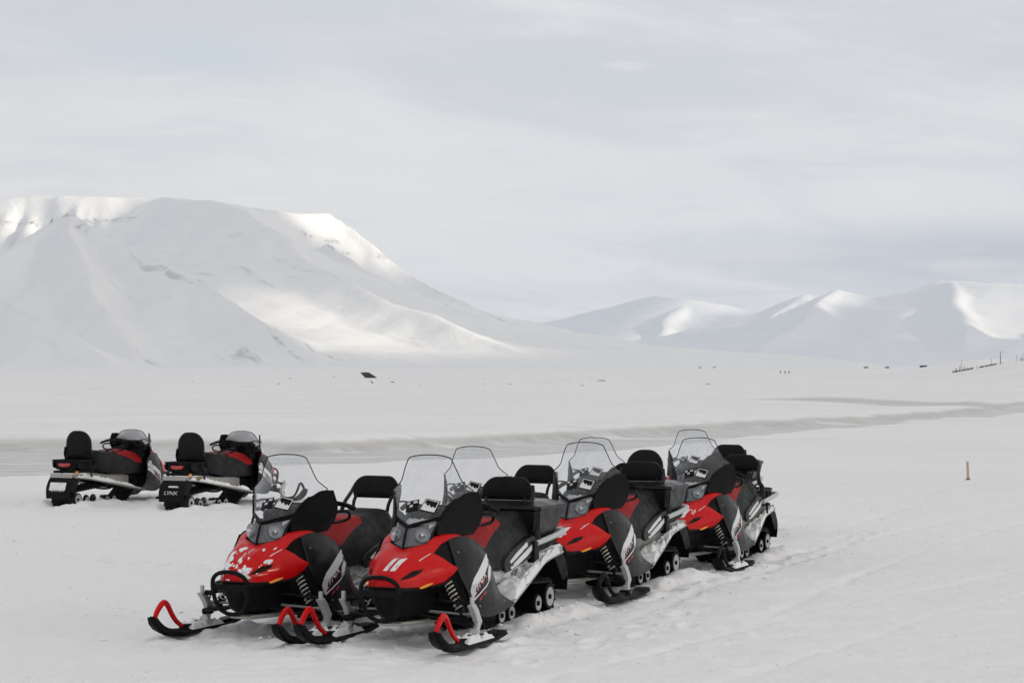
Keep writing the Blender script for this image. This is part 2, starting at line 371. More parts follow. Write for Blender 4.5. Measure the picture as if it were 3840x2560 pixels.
# ------------------------------------------------------------------ materials
MAT = {}
def snow_mat():
    m = newmat('snow', (.862, .858, .868), .75, spec=.25); t = m.node_tree; p = t.nodes['Principled BSDF']
    tcn = N(t, 'ShaderNodeTexCoord'); at = N(t, 'ShaderNodeAttribute', _attribute_name='ice')
    def nz(scale, det, ro, sc=(1, 1, 1)):
        mp = N(t, 'ShaderNodeMapping'); mp.inputs['Scale'].default_value = sc; L(t, tcn.outputs['Object'], mp.inputs[0])
        n = N(t, 'ShaderNodeTexNoise', Scale=scale, Detail=det, Roughness=ro); L(t, mp.outputs[0], n.inputs[0]); return n.outputs[0]
    big = nz(.05, 8, .6, (.5, 1, 1)); mid = nz(.9, 8, .65, (.6, 1, 1)); fine = nz(14, 6, .7); stre = nz(.22, 8, .7, (.35, 1.6, 1))
    c = mixc(t, smooth(t, big, .35, .7), (.850, .847, .858), (.886, .883, .888))
    c = mixc(t, smooth(t, mid, .52, .72, 0, .6), c, (.81, .808, .815))
    # wind-scoured crust and grit on the open plain, only beyond the parking place
    sp = N(t, 'ShaderNodeSeparateXYZ'); L(t, tcn.outputs['Object'], sp.inputs[0])
    fr = smooth(t, sp.outputs[1], 50, 110)
    c = mixc(t, math_node(t, 'MULTIPLY', smooth(t, stre, .54, .70, 0, .75), fr), c, (.66, .655, .64))
    # river ice: grey, blotched, white where snow has drifted over it
    icec = mixc(t, smooth(t, mid, .38, .62), (.50, .50, .49), (.64, .645, .64))
    icec = mixc(t, smooth(t, stre, .55, .63, 0, .8), icec, (.86, .865, .87))
    ice = smooth(t, at.outputs['Fac'], .15, .75)
    c = mixc(t, math_node(t, 'MULTIPLY', ice, .95), c, icec)
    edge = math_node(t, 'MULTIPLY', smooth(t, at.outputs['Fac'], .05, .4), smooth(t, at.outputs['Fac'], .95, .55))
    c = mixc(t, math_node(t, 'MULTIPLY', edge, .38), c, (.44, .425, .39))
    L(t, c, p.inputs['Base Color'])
    L(t, smooth(t, ice, 0, 1, .8, .45), p.inputs['Roughness'])
    h = math_node(t, 'ADD', math_node(t, 'MULTIPLY', fine, .35), math_node(t, 'MULTIPLY', mid, 1.6))
    bn = N(t, 'ShaderNodeBump', Strength=.8, Distance=.035); L(t, h, bn.inputs['Height']); L(t, bn.outputs[0], p.inputs['Normal'])
    return m
def mountain_mat():
    m = newmat('mountain_snow', (.86, .865, .875), .85, spec=.1); t = m.node_tree; p = t.nodes['Principled BSDF']
    tcn = N(t, 'ShaderNodeTexCoord'); at = N(t, 'ShaderNodeAttribute', _attribute_name='rock'); ds = N(t, 'ShaderNodeAttribute', _attribute_name='streak')
    n = N(t, 'ShaderNodeTexNoise', Scale=.012, Detail=10, Roughness=.72); L(t, tcn.outputs['Object'], n.inputs[0])
    f = N(t, 'ShaderNodeTexNoise', Scale=.05, Detail=8, Roughness=.75); L(t, tcn.outputs['Object'], f.inputs[0])
    c = mixc(t, smooth(t, n.outputs[0], .35, .7), (.852, .85, .855), (.89, .886, .88))
    # wind-bared gully crests: long thin lines running down the slope
    sp = N(t, 'ShaderNodeSeparateXYZ'); L(t, tcn.outputs['Object'], sp.inputs[0])
    wv = N(t, 'ShaderNodeTexNoise', Scale=.0016, Detail=3); L(t, tcn.outputs['Object'], wv.inputs[0]); wob = math_node(t, 'MULTIPLY', wv.outputs[0], 260)
    ac = math_node(t, 'ADD', math_node(t, 'ADD', math_node(t, 'MULTIPLY', sp.outputs[0], .80), math_node(t, 'MULTIPLY', sp.outputs[1], .60)), wob)
    al = math_node(t, 'SUBTRACT', math_node(t, 'MULTIPLY', sp.outputs[0], .60), math_node(t, 'MULTIPLY', sp.outputs[1], .80))
    cv = N(t, 'ShaderNodeCombineXYZ'); L(t, math_node(t, 'DIVIDE', ac, 26), cv.inputs[0]); L(t, math_node(t, 'DIVIDE', al, 520), cv.inputs[1])
    ln = N(t, 'ShaderNodeTexNoise', Scale=1.0, Detail=4, Roughness=.55); L(t, cv.outputs[0], ln.inputs[0])
    lines = math_node(t, 'MULTIPLY', smooth(t, ln.outputs[0], .555, .66), smooth(t, n.outputs[0], .42, .56))
    c = mixc(t, math_node(t, 'MULTIPLY', math_node(t, 'MULTIPLY', lines, ds.outputs['Fac']), .9, clamp=True), c, (.36, .35, .35))
    c = mixc(t, math_node(t, 'MULTIPLY', 0.0, ds.outputs['Fac'], smooth(t, n.outputs[0], .42, .6), clamp=True), c, (.46, .45, .45))
    c = mixc(t, math_node(t, 'MULTIPLY', at.outputs['Fac'], smooth(t, f.outputs[0], .42, .62), clamp=True), c, (.16, .15, .15))
    L(t, c, p.inputs['Base Color'])
    bn = N(t, 'ShaderNodeBump', Strength=.5, Distance=9); L(t, math_node(t, 'ADD', math_node(t, 'MULTIPLY', n.outputs[0], .7), math_node(t, 'MULTIPLY', ln.outputs[0], .55)), bn.inputs['Height']); L(t, bn.outputs[0], p.inputs['Normal'])
    return m
MAT['snow'] = snow_mat(); MAT['mountain'] = mountain_mat()
ground = make_ground()

# ------------------------------------------------------------------ mountains (height fields grown from ridge lines)
def P3(px, py, Y): return ((px - 1920) / F_PX * Y, Y, CAM_H + (1368 - py) / F_PX * Y)
def ridge_field(X, Y, pts, Lf, seed=0, gul=0.0, gw=90.0):
    P = [P3(*q) for q in pts]; best = np.full(X.shape, -1e9); s0 = 0
    for a, b in zip(P[:-1], P[1:]):
        dx, dy = b[0] - a[0], b[1] - a[1]; L2 = dx * dx + dy * dy; t = np.clip(((X - a[0]) * dx + (Y - a[1]) * dy) / L2, 0, 1)
        d = np.hypot(X - a[0] - t * dx, Y - a[1] - t * dy); zc = a[2] + t * (b[2] - a[2]); s = s0 + t * math.sqrt(L2)
        if gul: d = d * (1 + gul * fbm(s / gw + 3, d / 900, 3, seed) * np.clip(d / 60, 0, 1))
        z = zc * (np.exp(-d / (Lf * (zc / 400 + .25))) - .055) / .945
        best = np.maximum(best, z); s0 += math.sqrt(L2)
    return best
def smax(a, b, k=18.0):
    k = k * np.clip(np.maximum(a, b) / 90, .02, 1)
    h = np.clip(.5 + .5 * (a - b) / k, 0, 1); return b + (a - b) * h + k * h * (1 - h)
def left_mountain():
    xs = np.arange(-4200, 1300, 14.0); ys = np.concatenate([np.arange(2900, 7600, 14.0), np.arange(7600, 9400, 60.0)])
    X, Y = np.meshgrid(xs, ys)
    X1 = X + 60 * fbm(X / 500, Y / 500, 3, 61); Y1 = Y + 90 * fbm(X / 400, Y / 400, 3, 62)
    # flat-topped plateau: inside its rim line the height stays level
    rim = [(-1500, 752, 6900), (0, 746, 6900), (110, 736, 6900), (600, 742, 6750), (790, 752, 6500), (1000, 786, 6700), (1235, 803, 7000)]
    R = [P3(*q) for q in rim]; ry = np.interp(X, [r[0] for r in R], [r[1] for r in R]); rz = np.interp(X, [r[0] for r in R], [r[2] for r in R])
    ry = ry + 70 * fbm(X / 260, X * 0 + 3, 3, 63)
    dfr = np.maximum(ry - Y, 0)                         # distance in front of the rim
    dxr = np.maximum(X - R[-1][0], 0)
    g = 1 + .9 * fbm(X / 42 + Y / 500, Y / 900, 2, 64) * (1 - sstep(dfr, 180, 420)) * sstep(dfr, 20, 160) * (1 - .65 * sstep(X, -900, -600))
    dd = np.hypot(dfr * g, dxr * 2.3)
    bowl = 1 - sstep(X, -1150, -900)
    top = rz * (np.exp(-dd / 520) - .04) / .96 * (1 - bowl) + bowl * (rz - 130 * sstep(dd, 0, 170) - (rz - 130) * (1 - np.exp(-np.maximum(dd - 170, 0) / 900)))
    z = top
    z = smax(z, ridge_field(X1, Y1, [(600, 742, 6700), (790, 748, 6450), (900, 790, 6250), (1000, 860, 6050), (1120, 945, 5850), (1290, 1040, 5600), (1560, 1150, 5250), (1800, 1250, 4950), (2050, 1330, 4700)], 520, 65, .25), 30)
    z = smax(z, ridge_field(X, Y, [(880, 768, 6900), (1000, 782, 6950), (1240, 801, 7000), (1300, 842, 6980), (1400, 915, 6900), (1500, 995, 6830), (1620, 1075, 6750), (1760, 1142, 6650), (1900, 1195, 6500), (2050, 1245, 6350), (2180, 1292, 6200), (2300, 1340, 6100)], 300, 66, .3), 14)
    z = smax(z, ridge_field(X1, Y1, [(1200, 905, 6500), (1330, 1010, 6350), (1500, 1090, 6100), (1750, 1190, 5750), (2000, 1290, 5500)], 330, 67, .3), 22)
    z = smax(z, ridge_field(X, Y, [(-300, 1090, 4800), (0, 945, 5050), (150, 860, 5200), (270, 800, 5300), (330, 838, 5220), (500, 925, 5100), (700, 1025, 4900), (900, 1140, 4700), (1050, 1235, 4500), (1200, 1320, 4350)], 330, 68, .22), 5)
    z = smax(z, ridge_field(X1, Y1, [(270, 800, 5300), (330, 940, 5000), (420, 1120, 4700), (520, 1290, 4400)], 330, 69, .3), 20)
    z = smax(z, ridge_field(X1, Y1, [(-500, 1040, 4200), (0, 1118, 4000), (200, 1195, 3900), (330, 1260, 3800), (420, 1320, 3700)], 250, 70, .3), 5)
    z = z + 9 * fbm(X / 180, Y / 180, 4, 71) * sstep(z, 20, 120) + 1.6 * fbm(X / 30, Y / 30, 3, 72) * sstep(z, 5, 60)
    z = z - 34 * np.exp(-np.maximum(z, 0) / 55)
    # bare rock: along the cliff band under the rim, the cone's tip and some outcrops
    rock = np.zeros(X.shape)
    def spots(items, r):
        nonlocal rock
        for px, py, Yq in items:
            x, y, zz = P3(px, py, Yq); rock = np.maximum(rock, np.exp(-(((X - x) / r) ** 2 + ((z - zz) / (r * .33)) ** 2 + ((Y - y) / 420) ** 2)))
    spots([(x, 834 - (x - 430) * .012, 6750) for x in range(0, 540, 16)], 16)
    spots([(1125, 868, 6700), (1140, 874, 6700), (1190, 885, 6700), (1215, 890, 6700), (1240, 893, 6700), (1165, 922, 6600), (1195, 926, 6600), (1270, 940, 6650), (1425, 955, 6900), (1436, 968, 6900), (920, 900, 6300)], 15)
    spots([(270, 803, 5300), (262, 806, 5300), (310, 850, 5250), (328, 868, 5250)], 13)
    gx, gy = np.gradient(z, xs, axis=1), np.gradient(z, ys, axis=0)
    # thin dark lines where the wind has bared the crests of small gullies
    a = np.arctan2(gy, gx); u = X * (-np.sin(a)) + Y * np.cos(a)
    warp = X * .75 + Y * .66
    streak = sstep(fbm(X / 420, Y / 420, 3, 74), -.25, .12) * sstep(np.hypot(gx, gy), .06, .2) * (.35 + .65 * sstep(X, -1300, -500)) * (1 - sstep(z, 230, 380)) * .8
    me = gridmesh('mountain', np.stack([X, Y, z], -1).reshape(-1, 3), len(ys), len(xs), [MAT['mountain']], {'rock': rock * 1.3, 'streak': streak})
    o = obj('mountain', me); tag(o, 'big flat-topped snowy mountain with a cone-shaped spur, on the left', 'mountain', kind='structure'); return o
def right_mountains():
    xs = np.arange(-1800, 7000, 30.0); ys = np.arange(9000, 17000, 30.0)
    X, Y = np.meshgrid(xs, ys); X1 = X + 120 * fbm(X / 900, Y / 900, 3, 81); Y1 = Y + 150 * fbm(X / 800, Y / 800, 3, 82)
    z = ridge_field(X, Y, [(2200, 1215, 15300), (2270, 1168, 15200), (2350, 1128, 15100), (2440, 1112, 15000), (2600, 1120, 15000), (2780, 1152, 15000), (3000, 1190, 15000), (3300, 1230, 15000)], 1150, 83, .25, 250)
    z = smax(z, ridge_field(X1, Y1, [(2440, 1112, 15000), (2350, 1190, 14300), (2290, 1280, 13700)], 500, 84, .25, 200), 30)
    z = smax(z, ridge_field(X1, Y1, [(2560, 1140, 14800), (2495, 1186, 13900), (2470, 1240, 13400), (2430, 1310, 12900)], 420, 85, .2, 200), 20)
    z = smax(z, ridge_field(X1, Y1, [(2700, 1290, 11800), (2850, 1225, 12300), (2950, 1160, 12700), (3035, 1100, 13000), (3080, 1120, 13000), (3150, 1088, 13000), (3290, 1112, 13000), (3400, 1090, 13000), (3530, 1052, 13000), (3640, 1056, 12900), (3800, 1064, 12800), (4300, 1070, 12500), (5200, 1100, 12500)], 800, 86, .3, 260), 30)
    z = smax(z, ridge_field(X1, Y1, [(3150, 1090, 13000), (3060, 1160, 12300), (2960, 1230, 11700), (2800, 1320, 11000)], 520, 87, .25, 200), 30)
    z = smax(z, ridge_field(X1, Y1, [(3545, 1055, 12900), (3560, 1130, 12300), (3600, 1220, 11500), (3640, 1310, 10700)], 520, 88, .3, 220), 20)
    z = smax(z, ridge_field(X1, Y1, [(4300, 1090, 12000), (4000, 1220, 11000), (3800, 1300, 10300)], 650, 89, .3, 220), 30)
    z = z + 22 * fbm(X / 400, Y / 400, 4, 90) * sstep(z, 30, 200)
    z = z - 45 * np.exp(-np.maximum(z, 0) / 60)
    me = gridmesh('far_mountains', np.stack([X, Y, z], -1).reshape(-1, 3), len(ys), len(xs), [MAT['mountain']], {'rock': X * 0, 'streak': X * 0})
    o = obj('far_mountains', me); tag(o, 'hazy snow mountains on the far right horizon', 'mountain', kind='structure'); return o
mt_left = left_mountain(); mt_right = right_mountains()
# ------------------------------------------------------------------ added cloud sheet, out of view, blocking the sun over the valley, with gaps
# shaped to let sunlight on to chosen parts of the mountains
CLOUD_Z = 2500.0
def to_cloud(px, py, Y):
    x, y, z = P3(px, py, Y); t = (CLOUD_Z - z) / SUN.z; return (x + SUN.x * t, y + SUN.y * t)
GAPS = [  # outlines of the sun patches wanted on the slopes, cut into the sheet
 ([(1000, 1062, 5600), (1160, 1062, 5600), (1400, 1130, 5400), (1700, 1225, 5200), (1900, 1295, 5200), (2250, 1335, 5400), (2150, 1352, 4800), (1720, 1352, 4300), (1560, 1310, 4400), (1380, 1215, 4700), (1180, 1135, 5100), (1020, 1095, 5400)], 90),
 ([(900, 760, 7000), (1250, 788, 7050), (1430, 905, 6950), (1600, 1040, 6850), (1560, 1050, 6700), (1400, 950, 6800), (1240, 830, 6850), (1000, 792, 6700)], 50),
 ([(-200, 730, 6900), (610, 735, 6800), (600, 800, 6650), (480, 860, 6500), (330, 850, 6600), (150, 860, 6600), (-200, 880, 6600)], 70),
 ([(2240, 1210, 15200), (2350, 1115, 15300), (2600, 1105, 15300), (2800, 1150, 15100), (2900, 1175, 15000), (2700, 1200, 14500), (2640, 1230, 14000), (2740, 1265, 13400), (2560, 1315, 12600), (2380, 1310, 12800), (2230, 1270, 14000)], 150),
 ([(2980, 1120, 13100), (3035, 1085, 13200), (3090, 1118, 13000)], 60),
 ([(3000, 1205, 12100), (3080, 1130, 12800), (3120, 1085, 13200), (3320, 1098, 13200), (3290, 1140, 12800), (3130, 1200, 12200)], 110),
 ([(3530, 1030, 13100), (3540, 1190, 12000), (3640, 1240, 11500), (3900, 1270, 11300), (4300, 1270, 11300), (4300, 1040, 12900)], 140)]
def poly_sd(X, Y, P):
    d = np.full(X.shape, 1e18); ins = np.zeros(X.shape, bool); n = len(P)
    for i in range(n):
        ax, ay = P[i]; bx, by = P[(i + 1) % n]; dx, dy = bx - ax, by - ay
        t = np.clip(((X - ax) * dx + (Y - ay) * dy) / (dx * dx + dy * dy), 0, 1)
        d = np.minimum(d, (X - ax - t * dx) ** 2 + (Y - ay - t * dy) ** 2)
        c = ((ay > Y) != (by > Y)) & (X < dx * (Y - ay) / (dy if abs(dy) > 1e-9 else 1e-9) + ax); ins ^= c
    d = np.sqrt(d); return np.where(ins, -d, d)
def offscreen_clouds():
    m = bpy.data.materials.new('cloud'); m.use_nodes = True; t = m.node_tree; t.nodes.clear()
    a = N(t, 'ShaderNodeBsdfDiffuse', Color=(.93, .93, .93, 1)); b = N(t, 'ShaderNodeBsdfTranslucent', Color=(.93, .93, .93, 1)); x = N(t, 'ShaderNodeMixShader', Fac=.62)
    L(t, a.outputs[0], x.inputs[1]); L(t, b.outputs[0], x.inputs[2]); o = N(t, 'ShaderNodeOutputMaterial'); tr = N(t, 'ShaderNodeBsdfTransparent'); y = N(t, 'ShaderNodeMixShader', Fac=.25)     # thin enough for a little direct sun
    L(t, x.outputs[0], y.inputs[1]); L(t, tr.outputs[0], y.inputs[2]); L(t, y.outputs[0], o.inputs[0])
    xs = np.arange(-1500, 16500, 55.0); ys = np.arange(-7500, 15500, 55.0); X, Y = np.meshgrid(xs, ys)
    th = np.full(X.shape, 400.0)
    for P, soft in GAPS:
        d = poly_sd(X, Y, [to_cloud(*p) for p in P]) + soft * 1.4 * fbm(X / 420, Y / 420, 4, 101)
        th = np.minimum(th, d)
    az = np.degrees(np.arctan2(X, Y)); out = (az < 19) & (np.hypot(X, Y) > 9000)
    keep = (th > 0) & ~out
    th = np.clip(th, 0, 400) ** .6 * 9 * (1 + .8 * fbm(X / 700, Y / 700, 4, 103)); th = np.maximum(th, 6)
    zt = CLOUD_Z + th * .6; zb = CLOUD_Z - th * .4
    na, nb = X.shape; kf = keep[:-1, :-1] & keep[1:, :-1] & keep[:-1, 1:] & keep[1:, 1:]
    me = bpy.data.meshes.new('offscreen_clouds'); V = np.concatenate([np.stack([X, Y, zt], -1).reshape(-1, 3), np.stack([X, Y, zb], -1).reshape(-1, 3)])
    i, j = np.nonzero(kf); q = np.stack([i * nb + j, i * nb + j + 1, (i + 1) * nb + j + 1, (i + 1) * nb + j], -1)
    Q = [q, q[:, ::-1] + na * nb]
    pad = np.pad(kf, 1)
    for di, dj, A, B in ((-1, 0, (0, 0), (0, 1)), (1, 0, (1, 1), (1, 0)), (0, -1, (1, 0), (0, 0)), (0, 1, (0, 1), (1, 1))):
        e = kf & ~pad[1 + di:1 + di + kf.shape[0], 1 + dj:1 + dj + kf.shape[1]]; i, j = np.nonzero(e)
        a_ = (i + A[0]) * nb + j + A[1]; b_ = (i + B[0]) * nb + j + B[1]; Q.append(np.stack([b_, a_, a_ + na * nb, b_ + na * nb], -1))
    q = np.concatenate(Q)
    me.vertices.add(len(V)); me.vertices.foreach_set('co', V.astype(np.float32).ravel())
    me.loops.add(q.size); me.loops.foreach_set('vertex_index', q.ravel().astype(np.int32))
    me.polygons.add(len(q)); me.polygons.foreach_set('loop_start', np.arange(0, q.size, 4, dtype=np.int32)); me.update(calc_edges=True)
    me.polygons.foreach_set('use_smooth', np.ones(len(q), bool)); me.materials.append(m); me.validate()
    o = obj('offscreen_clouds', me); tag(o, 'cloud sheet added out of view to shade the valley, with gaps for the sun', 'offscreen_clouds', kind='structure'); return o
offscreen_clouds()
# ------------------------------------------------------------------ materials of the machines
SNOWDUST = (.75, .76, .78)
MT = {
 'red': weathered('red_paint', (.56, .0025, .004), .34, spec=.12, dust=.006, dustcol=SNOWDUST, coat=.16, bump=.02),
 'seatred': weathered('red_vinyl', (.27, .005, .006), .5, spec=.14, dust=.02, dustcol=(.5, .2, .2), bump=.08),
 'black': weathered('black_plastic', (.005, .005, .0055), .5, spec=.12, dust=.006, dustcol=(.2, .2, .21), bump=.06),
 'vinyl': weathered('black_vinyl', (.005, .0055, .006), .48, spec=.16, dust=.012, dustcol=(.08, .085, .085), bump=.10),
 'panel': weathered('dark_grey_panel', (.0065, .007, .008), .34, spec=.17, dust=.006, dustcol=(.25, .25, .26), coat=.16, bump=.02),
 'rubber': weathered('rubber', (.008, .008, .008), .75, spec=.2, dust=.05, dustcol=(.6, .6, .62), scale=6),
 'alu': weathered('aluminium', (.40, .385, .36), .42, metal=.6, dust=.07, dustcol=(.72, .72, .72), scale=5),
 'silver': weathered('silver_paint', (.50, .52, .50), .4, metal=.15, dust=.12, dustcol=(.72, .72, .72)),
 'steel': weathered('dull_steel', (.30, .29, .28), .45, metal=.6, dust=.12, dustcol=(.5, .48, .46)),
 'cream': weathered('spring_paint', (.60, .56, .48), .42, dust=.1),
 'orange': newmat('orange_reflector', (.85, .30, .01), .18, spec=.7, Coat_Weight=.6),
 'tail': newmat('tail_lens', (.42, .012, .012), .15, spec=.7, Coat_Weight=.6),
 'white': weathered('white_print', (.72, .73, .74), .35, dust=.08, dustcol=(.2, .2, .2), scale=14),
 'grey': newmat('grey_print', (.55, .55, .56), .5), 'redprint': newmat('red_print', (.45, .02, .03), .4), 'blackprint': newmat('black_print', (.006, .006, .006), .5, spec=.12),
 'mirror': newmat('reflector_bowl', (.85, .85, .87), .28, metal=.85), 'lampgrey': newmat('lamp_housing', (.09, .09, .10), .3, spec=.5),
 'yellow': weathered('warning_label', (.55, .36, .06), .5, dust=.2, dustcol=(.15, .1, .05), scale=30),
 'wheel': weathered('wheel_plastic', (.42, .43, .43), .5, dust=.3, dustcol=(.7, .71, .72), scale=7),
 'packed': newmat('packed_snow', (.87, .875, .885), .8, spec=.2),
}
def clear_mat(name, tint, haze_, rough=.03, scale=5.0, lo=.2):
    m = bpy.data.materials.new(name); m.use_nodes = True; t = m.node_tree; t.nodes.clear()
    tr = N(t, 'ShaderNodeBsdfTransparent', Color=(*tint, 1)); gl = N(t, 'ShaderNodeBsdfGlossy', Roughness=rough, Color=(.9, .92, .95, 1)); fr = N(t, 'ShaderNodeFresnel', IOR=1.5)
    df = N(t, 'ShaderNodeBsdfDiffuse', Color=(.80, .81, .84, 1)); tl = N(t, 'ShaderNodeBsdfTranslucent', Color=(.80, .81, .84, 1)); fm = N(t, 'ShaderNodeMixShader', Fac=.5)
    L(t, df.outputs[0], fm.inputs[1]); L(t, tl.outputs[0], fm.inputs[2])
    tcn = N(t, 'ShaderNodeTexCoord'); n = N(t, 'ShaderNodeTexNoise', Scale=scale, Detail=8, Roughness=.7); L(t, tcn.outputs['Object'], n.inputs[0])
    n2 = N(t, 'ShaderNodeTexNoise', Scale=scale * 16, Detail=4, Roughness=.8); L(t, tcn.outputs['Object'], n2.inputs[0])
    f = math_node(t, 'ADD', smooth(t, n.outputs[0], .42, .70, haze_ * lo, haze_), smooth(t, n2.outputs[0], .62, .78, 0, haze_ * .8))
    a = N(t, 'ShaderNodeMixShader'); L(t, fr.outputs[0], a.inputs[0]); L(t, tr.outputs[0], a.inputs[1]); L(t, gl.outputs[0], a.inputs[2])
    b = N(t, 'ShaderNodeMixShader'); L(t, f, b.inputs[0]); L(t, a.outputs[0], b.inputs[1]); L(t, fm.outputs[0], b.inputs[2])
    o = N(t, 'ShaderNodeOutputMaterial'); L(t, b.outputs[0], o.inputs[0]); return m
MT['shortscreen'] = clear_mat('smoked_windshield', (.62, .63, .61), .92, lo=.75)
MT['screen'] = clear_mat('clear_windshield', (.93, .94, .955), .16)
MT['lens'] = clear_mat('headlight_lens', (.93, .94, .95), .10, .04, 14)
bn_ = MT['packed'].node_tree; _n = N(bn_, 'ShaderNodeTexNoise', Scale=60, Detail=5); _b = N(bn_, 'ShaderNodeBump', Strength=.5, Distance=.01)
L(bn_, _n.outputs[0], _b.inputs['Height']); L(bn_, _b.outputs[0], bn_.nodes['Principled BSDF'].inputs['Normal'])

# ------------------------------------------------------------------ shapes, in metres: x forward from the ski pivots, y to the machine's left, z up
HOOD = [[(.405, 0, .492), (.395, .06, .490), (.360, .115, .486), (.28, .165, .480), (.20, .205, .478)],
        [(.402, 0, .545), (.392, .06, .546), (.350, .117, .545), (.28, .150, .538), (.20, .195, .550)],
        [(.347, 0, .606), (.345, .055, .610), (.305, .102, .613), (.25, .130, .598), (.18, .182, .615)],
        [(.262, 0, .658), (.265, .052, .668), (.235, .100, .676), (.18, .140, .660), (.10, .197, .672)],
        [(.13, 0, .706), (.137, .055, .718), (.11, .108, .732), (.06, .150, .722), (.0, .217, .705)],
        [(.045, 0, .732), (.036, .045, .740), (.008, .10, .756), (-.03, .150, .768), (-.09, .235, .765)]]
WING = [[(.20, .205, .478), (.20, .195, .550), (.18, .182, .615), (.10, .197, .672), (.0, .217, .705)],
        [(.09, .250, .482), (.09, .257, .54), (.07, .254, .60), (.02, .262, .648), (-.04, .268, .672)],
        [(.0, .290, .492), (-.02, .315, .545), (-.03, .317, .59), (-.05, .317, .615), (-.07, .315, .632)],
        [(-.09, .335, .548), (-.11, .352, .575), (-.112, .357, .588), (-.11, .355, .598), (-.10, .350, .604)]]
ARM = [[(-.03, .150, .768), (-.055, .19, .767), (-.09, .235, .765)], [(-.10, .160, .806), (-.125, .205, .803), (-.165, .255, .788)],
       [(-.20, .205, .825), (-.225, .238, .824), (-.255, .270, .803)], [(-.32, .245, .818), (-.34, .275, .818), (-.368, .300, .795)]]
def full(g):  # mirror a half grid whose first column lies on y = 0
    return [[(x, -y, z) for x, y, z in r[:0:-1]] + r for r in g]
def hood_m():
    m = M(); m.patch(full(HOOD), 5, 1, .008)
    k = M(); k.patch(WING, 4, 4, .008, centre=(.0, .1, .5)); k.patch(ARM, 4, 4, .010, centre=(0, 0, .6))
    k.mirror(); m.add(k.v, k.f); return m
# function surfaces for decals
def bvh_of(m): return BVHTree.FromPolygons(m.v, [f for f in m.f])
def drape(poly, bvh, axis, sgn, off=.003, cell=.012, clip=None):
    """lay a flat outline on a surface: poly in the two other coordinates, projected along axis from the sgn side"""
    bm = bmesh.new(); vs = [bm.verts.new((p[0], p[1], 0)) for p in poly]; bm.faces.new(vs)
    lo = np.min(poly, 0); hi = np.max(poly, 0)
    for a in (0, 1):
        c = math.ceil((hi[a] - lo[a]) / cell)
        for k in range(1, c):
            co = [0, 0, 0]; co[a] = lo[a] + (hi[a] - lo[a]) * k / c; no = [0, 0, 0]; no[a] = 1
            bmesh.ops.bisect_plane(bm, geom=bm.verts[:] + bm.edges[:] + bm.faces[:], plane_co=co, plane_no=no)
    bm.verts.ensure_lookup_table(); V = []
    ok = True
    for v in bm.verts:
        a, b = v.co[0], v.co[1]
        if axis == 'y': o = Vector((a, sgn * 2, b)); d = Vector((0, -sgn, 0))
        elif axis == 'o': d = Vector((-1, -sgn * .435, 0)).normalized(); o = Vector((a, sgn * .445, b)) - d * 2
        elif axis == 'x': o = Vector((sgn * 2, a, b)); d = Vector((-sgn, 0, 0))
        else: o = Vector((a, b, sgn * 2)); d = Vector((0, 0, -sgn))
        h = bvh.ray_cast(o, d)
        if h[0] is None: V.append(None); continue
        n = h[1] if h[1].dot(d) < 0 else -h[1]; V.append(tuple(h[0] + n * off))
    F = [tuple(v.index for v in f.verts) for f in bm.faces]; bm.free()
    F = [f for f in F if all(V[i] is not None for i in f)]
    return [v if v is not None else (0, 0, 0) for v in V], F
def drape_to(M_, poly, bvh, axis, sgn, off=.003, mi=0, cell=.012):
    v, f = drape(poly, bvh, axis, sgn, off, cell); return M_.add(v, f, mi)
PANEL = [[(-.15, .270, .785), (-.14, .315, .67), (-.135, .362, .547), (-.185, .395, .44), (-.235, .412, .335)],
         [(-.25, .288, .808), (-.24, .350, .69), (-.24, .397, .56), (-.28, .425, .42), (-.30, .432, .272)],
         [(-.38, .312, .797), (-.37, .372, .69), (-.385, .420, .55), (-.42, .447, .40), (-.41, .447, .212)],
         [(-.49, .345, .748), (-.48, .388, .65), (-.52, .427, .52), (-.575, .447, .37), (-.63, .465, .215)],
         [(-.575, .37, .685), (-.60, .388, .60), (-.64, .410, .49), (-.715, .430, .36), (-.90, .475, .262)]]
INNER = [[(.0, .205, .70), (.0, .20, .64), (-.01, .20, .57), (-.03, .21, .50), (-.06, .22, .42), (-.10, .23, .33)],
         [(-.08, .235, .755), (-.08, .262, .68), (-.09, .275, .60), (-.12, .30, .50), (-.15, .32, .42), (-.18, .33, .33)],
         [(-.16, .262, .785), (-.150, .305, .67), (-.147, .350, .547), (-.195, .383, .45), (-.23, .398, .37), (-.25, .405, .31)]]
DEFL = [[(-.155, .171, .828), (-.175, .172, .88), (-.20, .182, .945), (-.24, .207, 1.01)],
        [(-.25, .228, .814), (-.28, .238, .875), (-.30, .247, .955), (-.305, .246, 1.06)],
        [(-.33, .285, .806), (-.38, .305, .87), (-.41, .315, .97), (-.395, .303, 1.118)],
        [(-.42, .345, .815), (-.50, .368, .90), (-.53, .372, 1.0), (-.50, .352, 1.120)]]
WS_C = [(-.03, 0, .892), (-.075, 0, .955), (-.12, 0, 1.015), (-.17, 0, 1.075), (-.205, 0, 1.12), (-.25, 0, 1.18), (-.315, 0, 1.265), (-.375, 0, 1.34), (-.395, 0, 1.375), (-.405, 0, 1.392)]
WS_B = [(-.185, .172, .938), (-.245, .207, 1.012), (-.31, .247, 1.07), (-.44, .325, 1.122), (-.445, .295, 1.155), (-.425, .249, 1.20), (-.405, .215, 1.28), (-.395, .185, 1.345), (-.395, .16, 1.373), (-.405, .08, 1.389)]
SH_C = [(-.03, 0, .892), (-.08, 0, .94), (-.14, 0, .99), (-.20, 0, 1.03), (-.25, 0, 1.06), (-.31, 0, 1.10), (-.36, 0, 1.13), (-.40, 0, 1.155), (-.42, 0, 1.17), (-.435, 0, 1.18)]
